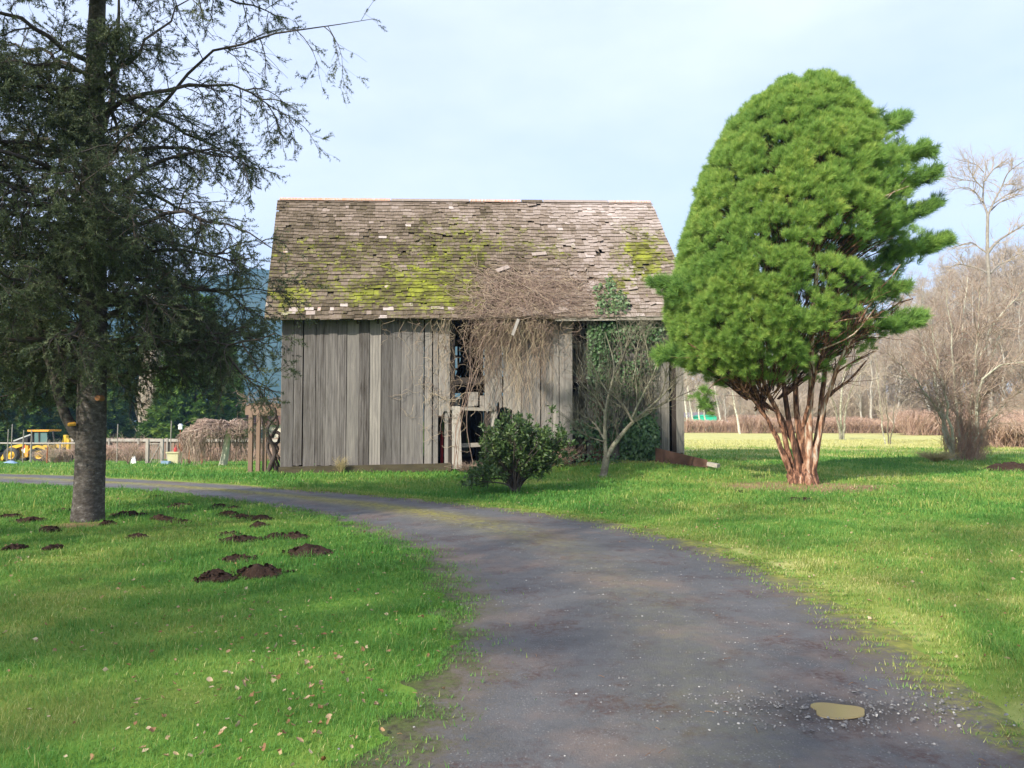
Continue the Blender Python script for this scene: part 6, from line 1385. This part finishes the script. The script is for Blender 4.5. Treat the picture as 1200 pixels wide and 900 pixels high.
# ------------------------------------------------------------------ lawn blades
def lawn():
    r = np.random.default_rng(161)
    V, T_, Fq, Ft = [], [], [], []
    def cand(y0, y1, n, margin=1.04):
        y = np.sqrt(r.uniform(y0 ** 2, y1 ** 2, n)); x = (r.uniform(-1, 1, n)) * y * (600 / F_PX) * margin; return x, y
    m = MB()
    for y0, y1, n, hl, wd in ((2.6, 5, 80000, .033, .0030), (5, 8, 120000, .037, .0043), (8, 13, 135000, .045, .0066), (13, 20, 120000, .066, .0115), (20, 32, 90000, .075, .018), (32, 60, 60000, .09, .034)):
        x, y = cand(y0, y1, n); u = road_u(x, y); au_ = np.abs(u)
        edge_n = (fbm(x * 3.2, y * 3.2, 3) - .5) * .45
        on = au_ + edge_n + np.where(u < 0, .03, -.02); keep = on > 1.0
        med = (au_ < .2) & (y > 13) & (r.random(n) < .25 * fbm(x * 3, y * 3, 2)); keep |= med
        sparse = np.where(u < 0, sstep(on, .98, 1.12), sstep(on, 1.0, 1.34)); keep &= r.random(n) < np.maximum(sparse, .12)
        bare = bare_amount(x, y, u); keep &= r.random(n) > bare * 1.1
        inb = (x - BO[0]) * be[0] + (y - BO[1]) * be[1]; ind = (x - BO[0]) * bd[0] + (y - BO[1]) * bd[1]; keep &= ~((inb > -.05) & (inb < BLEN) & (ind > -.12) & (ind < BW))
        for hx_, hy_, hw, hh, _ in HILLS:
            q = G(hx_, hy_); rx = hw / 2 / F_PX * q[1]; keep &= ((x - q[0]) / (rx * .9)) ** 2 + ((y - q[1]) / max(rx * .75, .11)) ** 2 > r.uniform(.6, 1.15, n)
        x, y, u, sparse = x[keep], y[keep], u[keep], sparse[keep]; n = len(x)
        tone = grass_tone(x, y, u)
        tuft_ = fbm(x * 2.6 + 11, y * 2.6, 3); ln = hl * (.45 + 1.25 * tuft_) * r.uniform(.55, 1.35, n) * np.clip(.4 + .6 * sparse, .3, 1) * (1 + 1.1 * (vnoise(x * 5, y * 5) > .86))
        az = r.uniform(0, 6.283, n) ; lean = np.abs(r.normal(size=n)) * .45 + .12 + .25 * (fbm(x * 1.2, y * 1.2, 2)); d = np.stack([np.cos(az), np.sin(az)], 1)
        s = np.stack([-d[:, 1], d[:, 0]], 1) * (wd * r.uniform(.6, 1.3, n) / 2)[:, None]
        z0 = h(x, y) - .004; b0 = np.stack([x, y], 1); b1 = b0 + d * (ln * lean * .45)[:, None]; b2 = b0 + d * (ln * lean * 1.25)[:, None]; z1 = z0 + ln * .62; z2 = z0 + ln * np.sqrt(np.clip(1.05 - lean ** 2 * .6, .15, 1))
        c3 = lambda p, z: np.concatenate([p, z[:, None]], 1)
        W_ = np.stack([c3(b0 - s, z0), c3(b0 + s, z0), c3(b1 + s * .8, z1), c3(b1 - s * .8, z1), c3(b2, z2)], 1).reshape(-1, 3)
        tn = np.clip(tone + r.normal(size=n) * .12 + .45 * (r.random(n) < .035), 0, 1); i0 = np.arange(n)[:, None] * 5
        tt = (tn[:, None] + A([-.05, -.05, .0, .0, .05])[None]).reshape(-1)
        base = m.n; m.add(W_, i0 + A([[0, 1, 2, 3]]), tt); m.F[3].append(i0 + A([[3, 2, 4]]) + base); m.M[3].append(np.zeros(n, int)); m.S[3].append(np.ones(n, bool))
    n = 130000; idx = r.integers(40, 420, n); uu = r.choice([-1, 1, 1], n) * (1.06 + r.normal(size=n) * .14); p = RC[idx] + RN[idx] * (RH[idx] * uu)[:, None] + r.normal(size=(n, 2)) * .02
    ok = (p[:, 1] > 2.8) & (p[:, 1] < 18) & (fbm(p[:, 0] * 5, p[:, 1] * 5, 3) > .43); p, uu = p[ok], uu[ok]; n = len(p); az = r.uniform(0, 6.283, n); d = np.stack([np.cos(az), np.sin(az)], 1); ln = r.uniform(.008, .026, n) * (1 + .06 * p[:, 1]); wd = .0035 + .0006 * p[:, 1]
    z = h(p[:, 0], p[:, 1]) + .012; s = np.stack([-d[:, 1], d[:, 0]], 1) * wd[:, None] / 2; c3 = lambda q, zz_: np.concatenate([q, zz_[:, None]], 1)
    m.add(np.stack([c3(p - s, z), c3(p + s, z), c3(p + d * ln[:, None] * .8, z + ln)], 1).reshape(-1, 3), np.arange(n * 3).reshape(-1, 3), np.repeat(np.clip(np.where(uu > 0, .72, .48) + r.normal(size=n) * .14, 0, 1), 3))
    tag(m.build('grass', M['grass']), kind='stuff')
lawn()

# ------------------------------------------------------------------ fallen leaves and loose stones
def leaf_mesh(r):
    m = MB(); n = 7; a = np.linspace(0, math.pi, n); w_ = np.maximum(np.sin(a), 0) ** .75 * r.uniform(.22, .38) * (1 + .18 * r.normal(size=n)); l = np.linspace(-.5, .5, n); curl = r.uniform(.3, 1.1); fold = r.uniform(.2, .9)
    Pg = np.stack([np.stack([l, s_ * w_, fold * np.abs(s_) * w_ + curl * (l ** 2) * 1.2 + .04 * r.normal(size=n)], 1) for s_ in (-1, 0, 1)]); m.grid(Pg, .5); return m
rl = np.random.default_rng(171); LP = []
spots = []
while len(spots) < 270:
    if rl.random() < .62: px_, py_ = 330 + rl.normal() * 120, 800 + rl.normal() * 75
    elif rl.random() < .45: px_, py_ = rl.uniform(0, 560), rl.uniform(640, 895)
    else: px_, py_ = rl.uniform(640, 1200), rl.uniform(585, 800)
    if not (2 < px_ < 1198 and 560 < py_ < 897): continue
    q = G(px_, py_); u = abs(float(road_u(q[0:1], q[1:2])[0]))
    if u < 1.05 and rl.random() < .9: continue
    spots.append((q, u))
spots.sort(key=lambda t: t[0][1])
for t in range(12):
    m = leaf_mesh(rl); m.T = [np.full_like(m.T[0], [.1, .3, .45, .6, .75, .9, .95, .55, .5, .85, .2, .7][t])]; o = m.build('fallen_leaf', M['leaf_dry']); o['category'] = 'leaf'; o['label'] = 'small curled dry leaf lying on the ground'; o['group'] = 'fallen leaves scattered over the lawn and drive'; LP.append(o)
for i, (q, u) in enumerate(spots):
    o = LP[i] if i < 12 else LP[rl.integers(0, 12)].copy()
    if i >= 12: C.objects.link(o)
    s_ = rl.uniform(.020, .042) * (1 + .03 * q[1]); o.location = (q[0], q[1], float(h(q[0], q[1])) + (.026 if u > 1.05 else .040)); o.scale = (s_, s_, s_); o.rotation_euler = (rl.normal() * .4, rl.normal() * .4, rl.uniform(0, 6.28))
def stones():
    r = np.random.default_rng(181); m = MB(); n = 34000; y = r.uniform(3.3, 12, n) ** 1.0; k = (np.interp(y, [3, 12], [0, 1])); idx = r.integers(0, len(RC), n)
    uu = np.clip(r.normal(size=n) * .55, -1.15, 1.15); p = RC[idx] + RN[idx] * (RH[idx] * uu)[:, None]; ok = (p[:, 1] > 3.2) & (p[:, 1] < 14) & (np.abs(p[:, 0]) < p[:, 1] * .72); ok &= fbm(p[:, 0] * 1.4, p[:, 1] * 1.4, 3) > r.uniform(.3, .62, n); p = p[ok]; uu = uu[ok]
    near = pc[:2] + r.normal(size=(700, 2)) * [.42, .16]; dq = (((near - pc[:2]) / [.15, .12]) ** 2).sum(1) > 1.1; near = near[dq]; p = np.vstack([p, near]); uu = np.r_[uu, np.zeros(len(near))]
    n = len(p); z = h(p[:, 0], p[:, 1]) + .016 + .012 * np.cos(uu * 4.5) * (np.abs(uu) < 1); s_ = np.abs(r.normal(size=n)) * .0028 + .0022; s_[-len(near):] *= 1.25
    m.stamp(MV * [1, 1, .7], MF, frames(unit(r.normal(size=(n, 3)) * .4 + [0, 0, 1]), r.uniform(0, 6, n)), np.concatenate([p, z[:, None]], 1), np.clip(.30 + np.abs(r.normal(size=n)) * .22, 0, 1), 0, s_)
    tag(m.build('gravel', M['stone']), kind='stuff')
    m = MB(); n = 900; idx = r.integers(0, len(RC), n); uu = r.uniform(-1.15, 1.15, n); p = RC[idx] + RN[idx] * (RH[idx] * uu)[:, None]; ok = (p[:, 1] > 3.2) & (p[:, 1] < 16) & (fbm(p[:, 0] * 1.1 + 7, p[:, 1] * 1.1, 3) > .5); p = p[ok]; n = len(p); az = r.uniform(0, 6.28, n); z = h(p[:, 0], p[:, 1]) + .034
    ln = r.uniform(.015, .07, n); q0 = np.concatenate([p, z[:, None]], 1); q1 = q0 + np.stack([np.cos(az) * ln, np.sin(az) * ln, r.uniform(-.002, .006, n)], 1); m.tubes(np.stack([q0, (q0 + q1) / 2 + [0, 0, .003], q1], 1), np.full((n, 3), .0016), 4, r.uniform(0, .5, n)); tag(m.build('twig_litter', M['leaf_dry']), kind='stuff')
stones()
def flecks():
    r = np.random.default_rng(191); m = MB(); n = 3600; y = np.sqrt(r.uniform(3.4 ** 2, 21 ** 2, n)); x = r.uniform(-1, 1, n) * y * .68; u = np.abs(road_u(x, y)); ok = (u > 1.02) & (fbm(x * .7 + 3, y * .7, 3) > r.uniform(.32, .62, n)) & ~((y > 22.5) & (x > -7.5) & (x < 6)); x, y = x[ok], y[ok]; n = len(x)
    m.stamp(LEAF_V * [1, 1.6, 1] - [0, 0, .5], LEAF_F, frames(unit(np.stack([r.normal(size=n), r.normal(size=n), r.normal(size=n) * .25], 1)), r.uniform(0, 6, n)), np.stack([x, y, h(x, y) + .022], 1), np.clip(.62 + r.normal(size=n) * .3, 0, 1), 0, r.uniform(.014, .034, n) * (1 + .03 * y))
    tag(m.build('leaf_litter', M['leaf_dry']), kind='stuff')
flecks()
